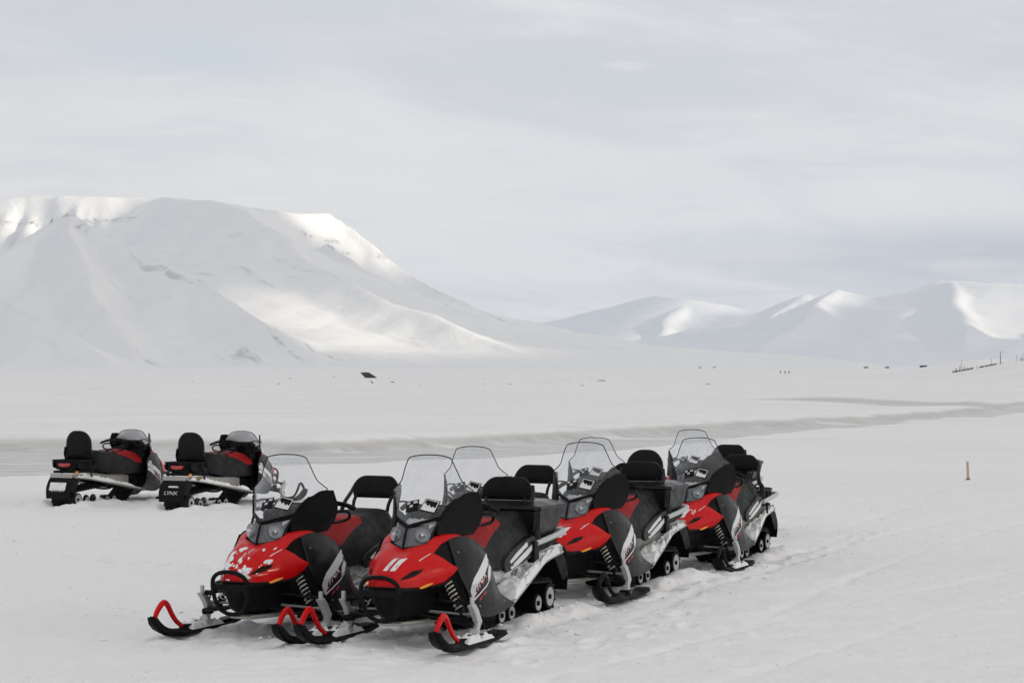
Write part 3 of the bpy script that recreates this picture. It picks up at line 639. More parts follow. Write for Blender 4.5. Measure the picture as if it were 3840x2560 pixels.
SH_B = [(-.185, .172, .938), (-.225, .207, .97), (-.28, .255, 1.0), (-.40, .32, 1.02), (-.45, .30, 1.04), (-.46, .275, 1.07), (-.455, .25, 1.10), (-.45, .215, 1.135), (-.445, .17, 1.16), (-.44, .08, 1.176)]
def ws_grid(c, b, n=8):
    g = []
    for i, (p, q) in enumerate(zip(c, b)):
        r = []
        for k in range(-n, n + 1):
            s = abs(k) / n; w = s ** (1.1 + .6 * min(i / 5, 1))
            r.append((p[0] + (q[0] - p[0]) * w, (q[1]) * k / n, p[2] + (q[2] - p[2]) * w))
        g.append(r)
    return np.array(g)
def ws_m(c, b):
    g = ws_grid(c, b); g = np.array([cr(g[:, j], 3) for j in range(g.shape[1])]).transpose(1, 0, 2); m = M()
    a, n = g.shape[:2]; return m.add(list(g.reshape(-1, 3)), [(i * n + j, (i + 1) * n + j, (i + 1) * n + j + 1, i * n + j + 1) for i in range(a - 1) for j in range(n - 1)])
def ws_trim(c, b):
    B = [p for p in b]; top = c[-1]; path = B[1:] + [top] + [(x, -y, z) for x, y, z in B[::-1][:-1]]
    return M().tube(path, .0042, 6, 5, mi=0)
# seat surface: stations along x; each a half profile from the ridge to the skirt
SEAT = [(-.52, [(0, .815), (.07, .812), (.13, .80), (.19, .755), (.235, .69), (.26, .60), (.27, .52)]),
        (-.70, [(0, .850), (.08, .847), (.14, .832), (.20, .775), (.255, .70), (.285, .60), (.29, .50)]),
        (-.90, [(0, .880), (.10, .877), (.165, .860), (.215, .80), (.262, .72), (.29, .61), (.295, .50)]),
        (-1.10, [(0, .882), (.11, .879), (.18, .862), (.222, .80), (.262, .72), (.29, .61), (.295, .50)]),
        (-1.30, [(0, .868), (.12, .866), (.19, .850), (.225, .79), (.258, .72), (.285, .62), (.29, .51)]),
        (-1.50, [(0, .878), (.12, .876), (.19, .858), (.22, .80), (.25, .73), (.275, .64), (.28, .54)]),
        (-1.68, [(0, .900), (.11, .898), (.18, .880), (.21, .82), (.24, .75), (.265, .66), (.27, .57)]),
        (-1.78, [(0, .860), (.10, .858), (.16, .84), (.19, .79), (.22, .74), (.24, .66), (.25, .58)])]
def seat_pt(g, a, b):
    i = min(int(a), g.shape[0] - 2); j = min(int(b), g.shape[1] - 2); u, v = a - i, b - j
    return (g[i, j] * (1 - u) * (1 - v) + g[i + 1, j] * u * (1 - v) + g[i, j + 1] * (1 - u) * v + g[i + 1, j + 1] * u * v)
def seat_grid():
    g = np.array([[(x, y, z) for y, z in pr] for x, pr in SEAT]); g = np.array([cr(r, 4) for r in g]); return np.array([cr(g[:, j], 5) for j in range(g.shape[1])]).transpose(1, 0, 2)
def seat_m():
    g = seat_grid(); f = np.concatenate([(g * [1, -1, 1])[:, :0:-1], g], 1); m = M()
    rings = [list(r) for r in f]; m.loft(rings, closed_ring=True, cap=True); return m
def seat_red_m():
    """red cover over the front of the seat, its rear edge running forward and down"""
    g = seat_grid(); m = M(); na = 14; nb = 22; rows = []
    gx = g[:, 0, 0]
    for k in range(nb + 1):
        b = k / nb * 17.4                                     # from ridge to low on the flank
        zf = k / nb
        xr = np.interp(zf, [0, .45, .62, 1.0], [-1.18, -1.21, -1.20, -.76]); xf = -.535
        row = []
        for q in range(na + 1):
            x = xf + (xr - xf) * q / na; a = np.interp(-x, -gx, np.arange(len(gx))); row.append(seat_pt(g, a, b))
        rows.append(row)
    r = np.array(rows); du = np.gradient(r, axis=0); dv = np.gradient(r, axis=1); n = np.cross(du, dv); n /= np.linalg.norm(n, axis=2)[..., None] + 1e-9
    if n[0, 0, 2] < 0: n = -n
    r = r + n * .005; f = np.concatenate([(r * [1, -1, 1])[:0:-1], r], 0)
    return m.shell(f, .006, centre=(-.9, 0, .5))
def rounded(w, h, r, n=5, top=None):
    """rounded rectangle outline centred on 0"""
    P = []; rt = top or r
    for cx, cy, a0, rr in ((w / 2 - rt, h / 2 - rt, 0, rt), (-w / 2 + rt, h / 2 - rt, 90, rt), (-w / 2 + r, -h / 2 + r, 180, r), (w / 2 - r, -h / 2 + r, 270, r)):
        for k in range(n + 1): a = math.radians(a0 + 90 * k / n); P.append((cx + rr * math.cos(a), cy + rr * math.sin(a)))
    return P
def pad_m(w, z0, z1, x0, th, rtop, rbot, curve, lean=0.0, bulge=.02, waist=0.0, arch=0.0):
    """upholstered backrest: outline in y-z, its ends wrapping forward"""
    zc = (z0 + z1) / 2; out = rounded(w, z1 - z0, rbot, 6, rtop); m = M(); rings = []
    def P(p, x, k):
        y = p[0] * k; z = p[1] * k; y *= 1 - waist * (.5 - p[1] / (z1 - z0)) * 1.0
        z -= arch * p[0] ** 2 * max(0, .5 + p[1] / (z1 - z0))
        return (x0 + x + curve * y * y - lean * (z + (z1 - z0) / 2), y, zc + z)
    prof = [(0, .70), (.0 + .004, .86), (.016, .965), (.4 * th, 1.0), (.8 * th, .985), (th - .006, .93), (th + bulge * .4, .75), (th + bulge * .8, .45), (th + bulge, .12)]
    for x, k in prof: rings.append([P(p, x, k) for p in out])
    return m.loft(rings)
def ski_m():
    m = M(); st = [(.635, .215, .045, .02), (.60, .165, .06, .03), (.54, .118, .066, .045), (.46, .085, .07, .05), (.36, .066, .072, .05), (.22, .056, .072, .05), (.05, .054, .072, .05), (-.12, .054, .07, .05), (-.24, .055, .066, .045), (-.34, .060, .062, .05), (-.42, .070, .062, .05), (-.50, .078, .055, .032)]
    rings = []
    for x, z, w, h in st:
        # channel section: flat sole with a keel, raised edges, dished top
        sec = [(-w, h * .55), (-w, .006), (-w * .75, 0), (-w * .22, 0), (-w * .15, -.014), (w * .15, -.014), (w * .22, 0), (w * .75, 0), (w, .006), (w, h * .55), (w * .86, h * .6), (w * .72, h * .38), (w * .40, h * .9), (-w * .40, h * .9), (-w * .72, h * .38), (-w * .86, h * .6)]
        rings.append([(x, y, z + q) for y, q in sec])
    m.loft(rings)
    m.prism([(-.27, .095), (-.20, .075), (.26, .10), (.24, .132), (.05, .122), (-.2, .115)], 'y', -.022, .022)        # stiffening rib
    m.loft([[(-.25, y, .10) for y in (-.02, .02)] + [(-.25, .02, .085), (-.25, -.02, .085)], [(-.37, y, .118) for y in (-.05, .05)] + [(-.37, .05, .09), (-.37, -.05, .09)], [(-.49, y, .116) for y in (-.052, .052)] + [(-.49, .052, .085), (-.49, -.052, .085)], [(-.52, y, .100) for y in (-.035, .035)] + [(-.52, .035, .08), (-.52, -.035, .08)]])
    m.box(-.10, .02, -.04, .04, .095, .135)
    return m
def ski_snow_m():
    def fn(u, v): x = .20 - .44 * u; y = (-.065 + .13 * v); return (x, y, .098 - .25 * max(0, abs(y) - .03)), (0, 0, 1)
    return cells_snow(fn, 44, 14, 15, -.12, .05, 6)
def ski_loop_m(): return M().tube([(.605, 0, .215), (.575, 0, .262), (.515, 0, .312), (.475, 0, .318), (.435, 0, .290), (.385, 0, .225), (.325, 0, .165), (.245, 0, .118)], [.016, .018, .019, .018, .018, .017, .016, .015], 8, 4, flat=1.25)
def spindle_m():
    m = M(); m.prism([(.035, .345), (-.035, .352), (-.085, .31), (-.125, .255), (-.150, .215), (-.110, .165), (-.080, .105), (-.02, .10), (-.045, .17), (-.07, .215), (-.04, .27), (.0, .315)], 'y', -.020, .020, bevel=.006)
    m.tube([(-.012, 0, .35), (-.012, 0, .40)], .017, 8, 1); m.tube([(-.06, -.05, .115), (-.06, .05, .115)], .016, 8, 1); m.prism([(-.085, .085), (-.02, .085), (-.035, .16), (-.075, .16)], 'y', -.036, .036, bevel=.004); return m
def cells_snow(fn, na, nb, seed, thr=.0, amp=.05, sc=9.0, edge=1.0, mask=None):
    """lumpy crust: fn(u,v)->(point, normal); thickness from noise, ragged where it thins to nothing"""
    m = M(); U, V = np.meshgrid(np.linspace(0, 1, na + 1), np.linspace(0, 1, nb + 1), indexing='ij')
    asp = na / nb; t = (fbm(U * sc * asp ** .5, V * sc / asp ** .5, 4, seed, .6) + .5 - thr)
    t = t * np.clip(np.minimum.reduce([U, 1 - U, V * 1.2 + (1 - edge), 1 - V]) * 9, 0, 1) - .07
    if mask is not None: t = t - (1 - mask(U, V)) * .75
    idx = {}; vs = []
    k = t > 0
    def vert(i, j, top):
        key = (i, j, top)
        if key not in idx:
            p, n = fn(U[i, j], V[i, j]); h = max(t[i, j], 0) ** .7 * amp if top else -.004; idx[key] = len(vs); vs.append(np.array(p) + np.array(n) * h)
        return idx[key]
    fs = []
    for i in range(na):
        for j in range(nb):
            if k[i, j] or k[i + 1, j] or k[i, j + 1] or k[i + 1, j + 1]:
                fs.append([vert(i, j, 1), vert(i + 1, j, 1), vert(i + 1, j + 1, 1), vert(i, j + 1, 1)])
    return m.add(vs, fs)
TRK = [(-.60, .36), (-.70, .23), (-.92, .085), (-1.05, .048), (-1.5, .042), (-2.1, .042), (-2.25, .050), (-2.335, .095), (-2.365, .165), (-2.335, .24), (-2.25, .29), (-2.1, .30), (-1.5, .345), (-1.0, .40), (-.72, .44)]
def track_m():
    P = cr([(x, 0, z) for x, z in TRK], 5, True); n = len(P); m = M(); w = .195
    # resample evenly
    d = np.r_[0, np.cumsum(np.linalg.norm(np.diff(np.vstack([P, P[:1]]), axis=0), axis=1))]; Q = np.vstack([P, P[:1]]); k = 132
    s = np.linspace(0, d[-1], k, endpoint=False); P = np.stack([np.interp(s, d, Q[:, i]) for i in range(3)], -1)
    T = np.roll(P, -1, 0) - np.roll(P, 1, 0); T /= np.linalg.norm(T, axis=1)[:, None]; c = P.mean(0); Nn = np.cross(T, (0, 1, 0)); Nn *= np.sign(np.sum(Nn * (P - c), 1))[:, None]
    rings = []
    for i in range(k):
        a = P[i]; b = P[i] - Nn[i] * .014; rings.append([(a[0], -w, a[2]), (a[0], w, a[2]), (b[0], w, b[2]), (b[0], -w, b[2])])
    vs = [p for r in rings for p in r]; fs = []
    for i in range(k):
        j = (i + 1) % k
        for q in range(4): fs.append((i * 4 + q, i * 4 + (q + 1) % 4, j * 4 + (q + 1) % 4, j * 4 + q))
    m.add(vs, fs)
    for i in range(0, k, 2):
        for y0, y1 in ((-w, -.08), (-.055, .055), (.08, w)):
            a = P[i]; n_ = Nn[i]; t = T[i] * .010; h = n_ * .028
            b = [a - t, a + t, a + t * .6 + h, a - t * .6 + h]; m.loft([[(p[0], y0, p[2]) for p in b], [(p[0], y1, p[2]) for p in b]])
    return m
def rear_x(z): return 0
def text_mesh(s, size, shear=.25):
    cu = bpy.data.curves.new('lettering', 'FONT'); cu.body = s; cu.size = size; cu.shear = shear; cu.space_character = .92; cu.resolution_u = 2
    o = bpy.data.objects.new('lettering', cu); COL.objects.link(o); bpy.context.view_layer.update()
    me = bpy.data.meshes.new_from_object(o.evaluated_get(bpy.context.evaluated_depsgraph_get()))
    V = [tuple(v.co) for v in me.vertices]; F = [tuple(p.vertices) for p in me.polygons]; bpy.data.objects.remove(o); bpy.data.meshes.remove(me); bpy.data.curves.remove(cu)
    return V, F
def text_polys(s, size, x0, z0, ang, read, stretch=1.0, shear=.25, grow=0.0):
    V, F = text_mesh(s, size, shear); out = []
    c, sn = math.cos(ang), math.sin(ang)
    if grow:
        xs = [v[0] for v in V]; ys = [v[1] for v in V]
    pts = [((v[0] * stretch), v[1]) for v in V]
    pts = [(x * c - y * sn, x * sn + y * c) for x, y in pts]
    return [(x0 + read * x, z0 + y) for x, y in pts], F

_mesh = {}
def mesh_of(key, build, mats, ang=35):
    if key not in _mesh: _mesh[key] = build().mesh(key.split('|')[0], mats, ang)
    return _mesh[key]

def fn_side(sgn, poly2surf): pass
def panel_m(s):
    m = M(); m.patch(PANEL, 5, 5, .010, centre=(-.3, 0, .5))
    m.tube([(-.15, .270, .785), (-.14, .315, .67), (-.135, .362, .547), (-.185, .395, .44), (-.235, .412, .335)], .008, 6, 4)
    return m if s > 0 else m.mirror(True)
def bolt_m(s, x, z):
    b = bvh_of(panel_m(s)); h = b.ray_cast(Vector((x, s * 2, z)), Vector((0, -s, 0))); c = h[0]; return M().disc((c.x, c.y + s * .002, c.z), .008, .008, 10)
def hose_m(s):
    m = M(); m.tube([(-.12, .22, .50), (-.10, .30, .42), (-.06, .36, .40), (-.03, .44, .36), (-.04, .47, .30)], .006, 6, 4); return m if s > 0 else m.mirror(True)
def inner_m(s):
    m = M(); m.patch(INNER, 4, 4, .010, centre=(-.2, 0, .5)); return m if s > 0 else m.mirror(True)
PANEL_DEC = [  # white flash on the side panel
  ([(-.430, .678), (-.462, .630), (-.452, .582), (-.40, .532), (-.325, .488), (-.245, .455), (-.175, .470), (-.20, .505), (-.27, .550), (-.345, .606)], 'white'),
  ([(-.475, .600), (-.502, .555), (-.500, .500), (-.455, .470), (-.448, .535)], 'white'),
  ([(-.195, .352), (-.300, .392), (-.430, .446), (-.500, .492), (-.500, .482), (-.430, .432), (-.300, .380), (-.205, .342)], 'white')]
def panel_flash(s, i):
    m = M(); b = bvh_of(panel_m(s))
    if i < 3: drape_to(m, PANEL_DEC[i][0], b, 'o', s, .0025, 0)
    if i == 3: drape_to(m, [(-.175, .478), (-.235, .492), (-.245, .440), (-.215, .360), (-.185, .350), (-.140, .420)], b, 'o', s, .0020, 1)   # its duller lower end
    return m
def panel_letters(s):
    m = M(); b = bvh_of(panel_m(s)); x0, z0 = (-.212, .372) if s > 0 else (-.450, .50); ang = math.radians(31) * s; d = Vector((-1, -s * .435, 0)).normalized()
    for txt, size, mi, off, dx, dz in (('LYNX', .094, 2, .0035, .008, -.008), ('LYNX', .094, 0, .0045, 0, 0), ('LYNX', .082, 1, .0058, -.0, .004)):
        P, F = text_polys(txt, size, x0 - dx * s, z0 + dz, ang, -s, 1.12 if size > .088 else 1.27)
        vs = []
        for x, z in P:
            h = b.ray_cast(Vector((x, s * .445, z)) - d * 2, d); vs.append(tuple(h[0] - d * off) if h[0] else (x, s * .42, z))
        m.add(vs, F, mi)
    for k, (x, z, w) in enumerate(((-.30, .352, .05), (-.365, .382, .055))):
        drape_to(m, [(x, z), (x - w, z + w * .5), (x - w - .004, z + w * .5 - .018), (x - .004, z - .018)], b, 'o', s, .003, 2)
    return m
def slot_m(s):
    m = M(); h = bvh_of(hood_m()); return drape_to(m, [(s * .120, .534), (s * .134, .566), (s * .158, .592), (s * .208, .603), (s * .201, .578), (s * .172, .553)], h, 'x', 1, .0015)
def script_m(s):
    m = M(); h = bvh_of(hood_m()); return drape_to(m, [(s * .172, .660), (s * .203, .703), (s * .208, .701), (s * .178, .657)], h, 'x', 1, .002)
def emblem_m():
    h = bvh_of(hood_m()); m = M()
    for dy in (0, .054):
        drape_to(m, [(-.008 + dy, .600), (.024 + dy, .600), (.052 + dy, .668), (.058 + dy, .682), (.036 + dy, .678), (.018 + dy, .674)], h, 'x', 1, .0025, 0)
        drape_to(m, [(.024 + dy, .640), (.030 + dy, .640), (.024 + dy, .622), (.018 + dy, .622)], h, 'x', 1, .0032, 1)
    return m
def hood_snow(seed, thr, spots):
    h = bvh_of(hood_m())
    def fn(u, v):
        y = -.24 + .48 * u; z = .49 + .25 * v; r = h.ray_cast(Vector((2, y, z)), Vector((-1, 0, 0)))
        if r[0] is None: return (.0, y, z), (0, 0, 1)
        n = r[1] if r[1].x > 0 else -r[1]; return tuple(r[0] + n * .002), tuple(n)
    def mask(U, V):
        y = -.24 + .48 * U; z = .49 + .25 * V; return np.max([np.exp(-((y - a) / ra) ** 2 - ((z - b) / rb) ** 2) for a, b, ra, rb in spots], 0)
    return cells_snow(fn, 150, 66, seed, thr, .012, 14, mask=mask)
def seat_base(): return seat_m()
def belly_m():
    g = [[(.400, 0, .488), (.388, .062, .486), (.355, .117, .482), (.275, .165, .476), (.20, .205, .474), (.10, .240, .476), (.0, .275, .487)],
         [(.395, 0, .42), (.38, .06, .42), (.34, .11, .42), (.26, .15, .42), (.18, .18, .42), (.08, .21, .43), (-.03, .235, .44)],
         [(.37, 0, .34), (.355, .05, .34), (.31, .09, .34), (.24, .13, .345), (.15, .16, .35), (.05, .19, .37), (-.06, .21, .38)],
         [(.31, 0, .262), (.30, .04, .262), (.26, .08, .265), (.18, .12, .275), (.10, .15, .28), (.0, .18, .30), (-.10, .20, .31)],
         [(.10, 0, .215), (.09, .05, .216), (.05, .09, .22), (.0, .12, .23), (-.06, .15, .235), (-.12, .18, .25), (-.20, .20, .26)]]
    m = M(); m.patch(full(g), 4, 3, .010, centre=(0, 0, .4))
    m.prism([(-.6, -.20), (.18, -.08), (.18, .08), (-.6, .20)], 'z', .235, .30)
    for s in (1, -1): m.tube([(.41, 0, .484), (.397, s * .062, .482), (.362, s * .120, .478), (.282, s * .170, .472), (.20, s * .212, .470), (.10, s * .255, .474), (.0, s * .295, .486), (-.07, s * .325, .52)], .010, 6, 3)
    return m
def chassis_m():
    m = M(); sec = [(.18, .10, .28, .50), (.02, .15, .27, .60), (-.12, .20, .27, .70), (-.30, .24, .27, .76), (-.58, .26, .30, .78)]
    m.loft([[(x, -w, z0), (x, w, z0), (x, w, (z0 + z1) / 2), (x, w * .75, z1), (x, -w * .75, z1), (x, -w, (z0 + z1) / 2)] for x, w, z0, z1 in sec])
    m.box(-.62, -.14, .20, .36, .245, .30); m.box(-.62, -.14, -.36, -.20, .245, .30)
    return m
def bumper_m():
    m = M(); r = .016
    half = [(.365, .055, .248), (.388, .105, .285), (.405, .138, .36), (.415, .150, .445), (.425, .138, .510), (.437, .085, .550)]
    m.tube([(x, -y, z) for x, y, z in half] + [(.442, 0, .563)] + half[::-1], r, 8, 4, closed=False)
    m.tube([(.365, -.055, .248), (.368, 0, .244), (.365, .055, .248)], r, 8, 3)
    for s in (1, -1):
        m.tube([(.415, s * .148, .462), (.33, s * .165, .468), (.22, s * .20, .466)], .015, 8, 3)
        m.prism([(.405, .395), (.43, .41), (.43, .47), (.395, .475)], 'y', s * .118, s * .148, bevel=.005)
    m.prism([(-.135, .472), (.135, .472), (.145, .440), (.11, .425), (-.11, .425), (-.145, .440)], 'x', .408, .428, bevel=.005)
    return m
def arms_m(s):
    m = M()
    for a, b, r in (((.10, .12, .275), (-.02, .49, .205), .016), ((-.22, .18, .275), (-.04, .49, .205), .016), ((.05, .18, .385), (-.02, .48, .345), .013), ((-.16, .22, .385), (-.04, .48, .345), .013)):
        m.tube([a, b], r, 8, 1, flat=.8)
    m.prism([(.10, .24), (-.17, .26), (-.05, .47), (.0, .47)], 'z', .235, .247)
    m.tube([(-.03, .44, .21), (-.03, .52, .20)], .024, 8, 1); m.tube([(-.03, .45, .345), (-.03, .50, .345)], .020, 8, 1)
    return m if s > 0 else m.mirror(True)
def tierod_m(s):
    m = M(); m.tube([(-.02, .16, .285), (-.09, .48, .262)], .011, 8, 1); m.tube([(-.085, .45, .264), (-.093, .50, .26)], .018, 8, 1)
    return m if s > 0 else m.mirror(True)
SH0, SH1 = np.array((-.085, .275, .525)), np.array((-.085, .425, .225))
def shock_m(s):
    m = M(); m.tube([SH0, SH0 + (SH1 - SH0) * .55], .020, 10, 1); m.tube([SH0 + (SH1 - SH0) * .5, SH1], .013, 8, 1)
    for t in (.06, .74): c = SH0 + (SH1 - SH0) * t; m.tube([c, c + (SH1 - SH0) * .035], .036, 12, 1)
    m.tube([SH1 + (SH0 - SH1) * .22, SH1 + (SH0 - SH1) * .05], .024, 10, 1)
    return m if s > 0 else m.mirror(True)
def spring_m(s):
    ax = (SH1 - SH0); Ln = np.linalg.norm(ax); ax = ax / Ln; u = np.cross(ax, (1, 0, 0)); u /= np.linalg.norm(u); w = np.cross(ax, u); P = []
    for k in range(7 * 12 + 1):
        a = 2 * math.pi * k / 12; P.append(SH0 + ax * Ln * (.09 + .65 * k / 84) + .030 * (math.cos(a) * u + math.sin(a) * w))
    m = M().tube(P, .0052, 6, 1); return m if s > 0 else m.mirror(True)
def light_m(s):
    """one half of the pointed headlight unit: dark housing with a bright bowl"""
    m = M(); g = (np.array(LENS) - [.040, 0, 0]).tolist(); m.patch(g, 3, 3, .006, 0, centre=(-.3, 0, .8))
    c = np.array((-.062, .098, .826)); d = np.array((.80, .56, .10)); d /= np.linalg.norm(d); u = np.cross(d, (0, 0, 1)); u /= np.linalg.norm(u); w = np.cross(u, d); rings = []
    for r, h in ((.058, .030), (.056, .010), (.044, -.012), (.025, -.022), (.006, -.026)):
        rings.append([tuple(c + d * h + (math.cos(a) * u + math.sin(a) * w * .9) * r) for a in np.linspace(0, 2 * math.pi, 20, endpoint=False)])
    m.loft(rings, cap=False, mi=1); m.tube([c - d * .02, c + d * .010], .008, 8, 1, mi=1)
    m.patch([[(-.105, .132, .868), (-.135, .145, .88)], [(-.12, .130, .896), (-.182, .162, .909)]], 2, 2, .004, 2, centre=(-.4, 0, .85))
    return m if s > 0 else m.mirror(True)
LENS = [[(.045, .006, .740), (.008, .055, .748), (-.030, .110, .760), (-.065, .148, .776)], [(.02, .006, .80), (-.02, .062, .818), (-.07, .118, .835), (-.120, .155, .850)], [(-.01, .006, .872), (-.06, .066, .886), (-.12, .122, .900), (-.185, .168, .917)]]
def lens_m(s):
    m = M(); m.patch(LENS, 4, 4, .003, centre=(-.4, 0, .75)); return m if s > 0 else m.mirror(True)
def frame_m():
    """black surround of the lights and foot of the windshield"""
    m = M(); V = [(-.200, -.178, .945), (-.020, 0, .888), (-.200, .178, .945)]
    for a, b in ((V[0], V[1]), (V[1], V[2])):
        a = np.array(a); b = np.array(b); q = [a + (0, 0, -.016), b + (0, 0, -.016), b + (.008, 0, .010), a + (.008, 0, .010)]; m.loft([[tuple(v + (.010, 0, 0)) for v in q], [tuple(v + (-.020, 0, .004)) for v in q]])
    m.tube([(.050, 0, .738), (.026, 0, .80), (-.006, 0, .872)], .010, 8, 3)
    for s in (1, -1):
        m.tube([(.050, 0, .733), (.012, s * .055, .741), (-.028, s * .112, .753), (-.068, s * .155, .772)], .009, 6, 3)
        m.tube([(-.068, s * .155, .772), (-.128, s * .160, .850), (-.198, s * .176, .930)], .009, 8, 3)
        # strip joining the screen to the deflector
        m.tube([(-.200, s * .178, .945), (-.250, s * .208, 1.015), (-.315, s * .248, 1.072)], .011, 6, 3)
    m.loft([[(x, -w, z0), (x, w, z0), (x, w, z1), (x, 0, z1 + .010), (x, -w, z1)] for x, w, z0, z1 in ((-.09, .055, .76, .856), (-.15, .10, .76, .872), (-.26, .17, .75, .885), (-.46, .24, .74, .87), (-.56, .20, .72, .84))])
    return m
def console_m():
    m = M(); m.loft([[(x, -w, z0), (x, w, z0), (x, w * 1.02, (z0 + z1) / 2), (x, w * .6, z1), (x, -w * .6, z1), (x, -w * 1.02, (z0 + z1) / 2)] for x, w, z0, z1 in ((-.22, .05, .88, .93), (-.27, .13, .88, .985), (-.36, .19, .87, 1.01), (-.45, .19, .86, .985), (-.50, .12, .85, .95))])
    m.tube([(-.50, 0, .82), (-.53, 0, .90), (-.56, 0, .96)], .05, 10, 2)
    return m
def bars_m():
    m = M(); m.tube([(-.74, -.40, .965), (-.65, -.30, 1.01), (-.60, -.12, .99), (-.59, 0, .985), (-.60, .12, .99), (-.65, .30, 1.01), (-.74, .40, .965)], .012, 8, 4)
    for s in (1, -1):
        m.tube([(-.60, s * .20, 1.0), (-.56, s * .30, 1.03), (-.60, s * .40, 1.01)], .008, 6, 4)               # brake / throttle lever
        m.box(-.66, -.60, s * .20 - .03, s * .20 + .03, .945, 1.0)
        m.tube([(-.50, s * .33, .95), (-.60, s * .39, .955), (-.69, s * .385, .93), (-.71, s * .36, .885), (-.62, s * .32, .865), (-.50, s * .32, .875)], .012, 8, 4)
    m.prism(rounded(.17, .09, .03), 'x', -.64, -.57, bevel=.01); m.v = [(x, y, z + (.965 if abs(z) < .1 and -.65 < x < -.56 and abs(y) < .1 and z < .2 else 0)) for x, y, z in m.v]
    return m
def grip_m(s): m = M(); m.tube([(-.655, .295, 1.008), (-.705, .35, .992), (-.745, .405, .962)], .019, 10, 3); return m if s > 0 else m.mirror(True)
def tunnel_m():
    m = M(); st = [(-.90, .47, .27), (-1.07, .49, .29), (-1.55, .51, .375), (-2.0, .53, .455), (-2.32, .552, .50), (-2.50, .56, .515)]
    for s in (1, -1):
        m.shell(np.array([[(x, s * .20, zb) for x, zt, zb in st], [(x, s * .20, zt) for x, zt, zb in st]]), .004, centre=(-1.5, 0, .4))
    m.shell(np.array([[(x, -.20, zt) for x, zt, zb in st], [(x, .20, zt) for x, zt, zb in st]]), .004, centre=(-1.5, 0, 0))
    m.box(-2.515, -2.485, -.20, .20, .50, .562)
    return m
BZ = [(-.86, .255, .46), (-1.1, .300, .415), (-1.45, .362, .35), (-1.8, .42, .280), (-2.08, .468, .230), (-2.48, .512, .212)]
def board_m(s):
    m = M(); m.shell(np.array([[(x, .198, z + .002) for x, z, y in BZ], [(x, y - .012, z + .004) for x, z, y in BZ]]), .005, centre=(-1.5, 0, .0))
    m.tube([(x, y, z) for x, z, y in BZ], .015, 8, 3); return m if s > 0 else m.mirror(True)
def crust_m(s, seed, thr, sthr):
    m = M()
    def top(u, v):
        x = -.92 - 1.52 * u; z = np.interp(-x, [-b[0] for b in BZ], [b[1] for b in BZ]); yo = np.interp(-x, [-b[0] for b in BZ], [b[2] for b in BZ]); return (x, .202 + (yo - .20 + .01) * v, z + .006), (-.05, .2, 1)
    def side(u, v):
        x = -1.02 - 1.46 * u; zb = np.interp(-x, [-b[0] for b in BZ], [b[1] for b in BZ]); zt = np.interp(-x, [.9, 1.5, 2.38], [.47, .51, .58]); return (x, .202, zb + (zt - zb) * v), (-.1, 1, .1)
    a = cells_snow(top, 120, 20, seed, thr - .32, .075, 6); m.add(a.v, a.f)
    b = cells_snow(side, 120, 24, seed + 7, sthr, .045, 9) if sthr < .5 else M(); m.add(b.v, b.f)
    return m if s > 0 else m.mirror(True)
OVAL = [(-1.075, .485), (-1.055, .53), (-1.09, .575), (-1.20, .615), (-1.34, .655), (-1.50, .695), (-1.64, .715), (-1.70, .69), (-1.70, .56), (-1.58, .535), (-1.40, .505), (-1.22, .475), (-1.12, .465)]
def oval_m(s):
    m = M(); m.prism(OVAL, 'y', .270, .312, bevel=.012); return m if s > 0 else m.mirror(True)
def stripes_m(s):
    m = M(); y = .3125
    for P in ([(-1.165, .548), (-1.30, .605), (-1.50, .672), (-1.515, .640), (-1.32, .572), (-1.19, .528)], [(-1.175, .500), (-1.30, .545), (-1.50, .610), (-1.665, .665), (-1.60, .600), (-1.50, .560), (-1.33, .510), (-1.20, .483)]):
        m.prism(P, 'y', y - .002, y + .0015)
    for x, z in ((-1.20, .502), (-1.42, .60)): m.prism([(x, z), (x - .022, z + .022), (x - .044, z + .005), (x - .02, z + .012)], 'y', y + .0015, y + .003, mi=1)
    return m if s > 0 else m.mirror(True)
def label_m(s):
    m = M(); m.prism([(-1.88, .465), (-1.88, .515), (-2.18, .540), (-2.18, .497)], 'y', .2035, .2055); m.prism([(-1.895, .474), (-1.895, .500), (-2.03, .512), (-2.03, .487)], 'y', .2055, .2065, mi=1); m.prism([(-2.06, .49), (-2.06, .515), (-2.16, .524), (-2.16, .499)], 'y', .2055, .2065, mi=1)
    return m if s > 0 else m.mirror(True)
def flap_m():
    m = M(); g = [[(-2.49, y, .515) for y in (-.205, -.10, 0, .10, .205)], [(-2.55, y, .43) for y in (-.215, -.10, 0, .10, .215)], [(-2.59, y, .32) for y in (-.22, -.10, 0, .10, .22)], [(-2.605, y, .185) for y in (-.205, -.10, 0, .10, .205)]]
    m.patch(g, 4, 3, .012, centre=(-1.5, 0, .35))
    for s in (1, -1): m.patch([[(-2.30, s * .208, .50), (-2.40, s * .21, .50), (-2.49, s * .207, .512)], [(-2.38, s * .216, .40), (-2.46, s * .218, .40), (-2.55, s * .216, .43)], [(-2.47, s * .22, .28), (-2.52, s * .222, .28), (-2.59, s * .22, .32)]], 3, 3, .010, centre=(-2.3, 0, .4))
    return m
def flap_mark(snowy):
    m = M(); P, F = text_polys('LYNX', .075, -.0, 0, 0, 1, 1.25)
    if not snowy:
        m.add([(-2.598 - (y0 < .0) * 0 - .010 + (.33 - (.30 + y0)) * -.06, .12 - x0, .295 + y0) for x0, y0 in P], F, 0)
        m.prism([(-.12, .40), (.06, .40), (.04, .425), (-.10, .425)], 'x', -2.582, -2.572)
    return m
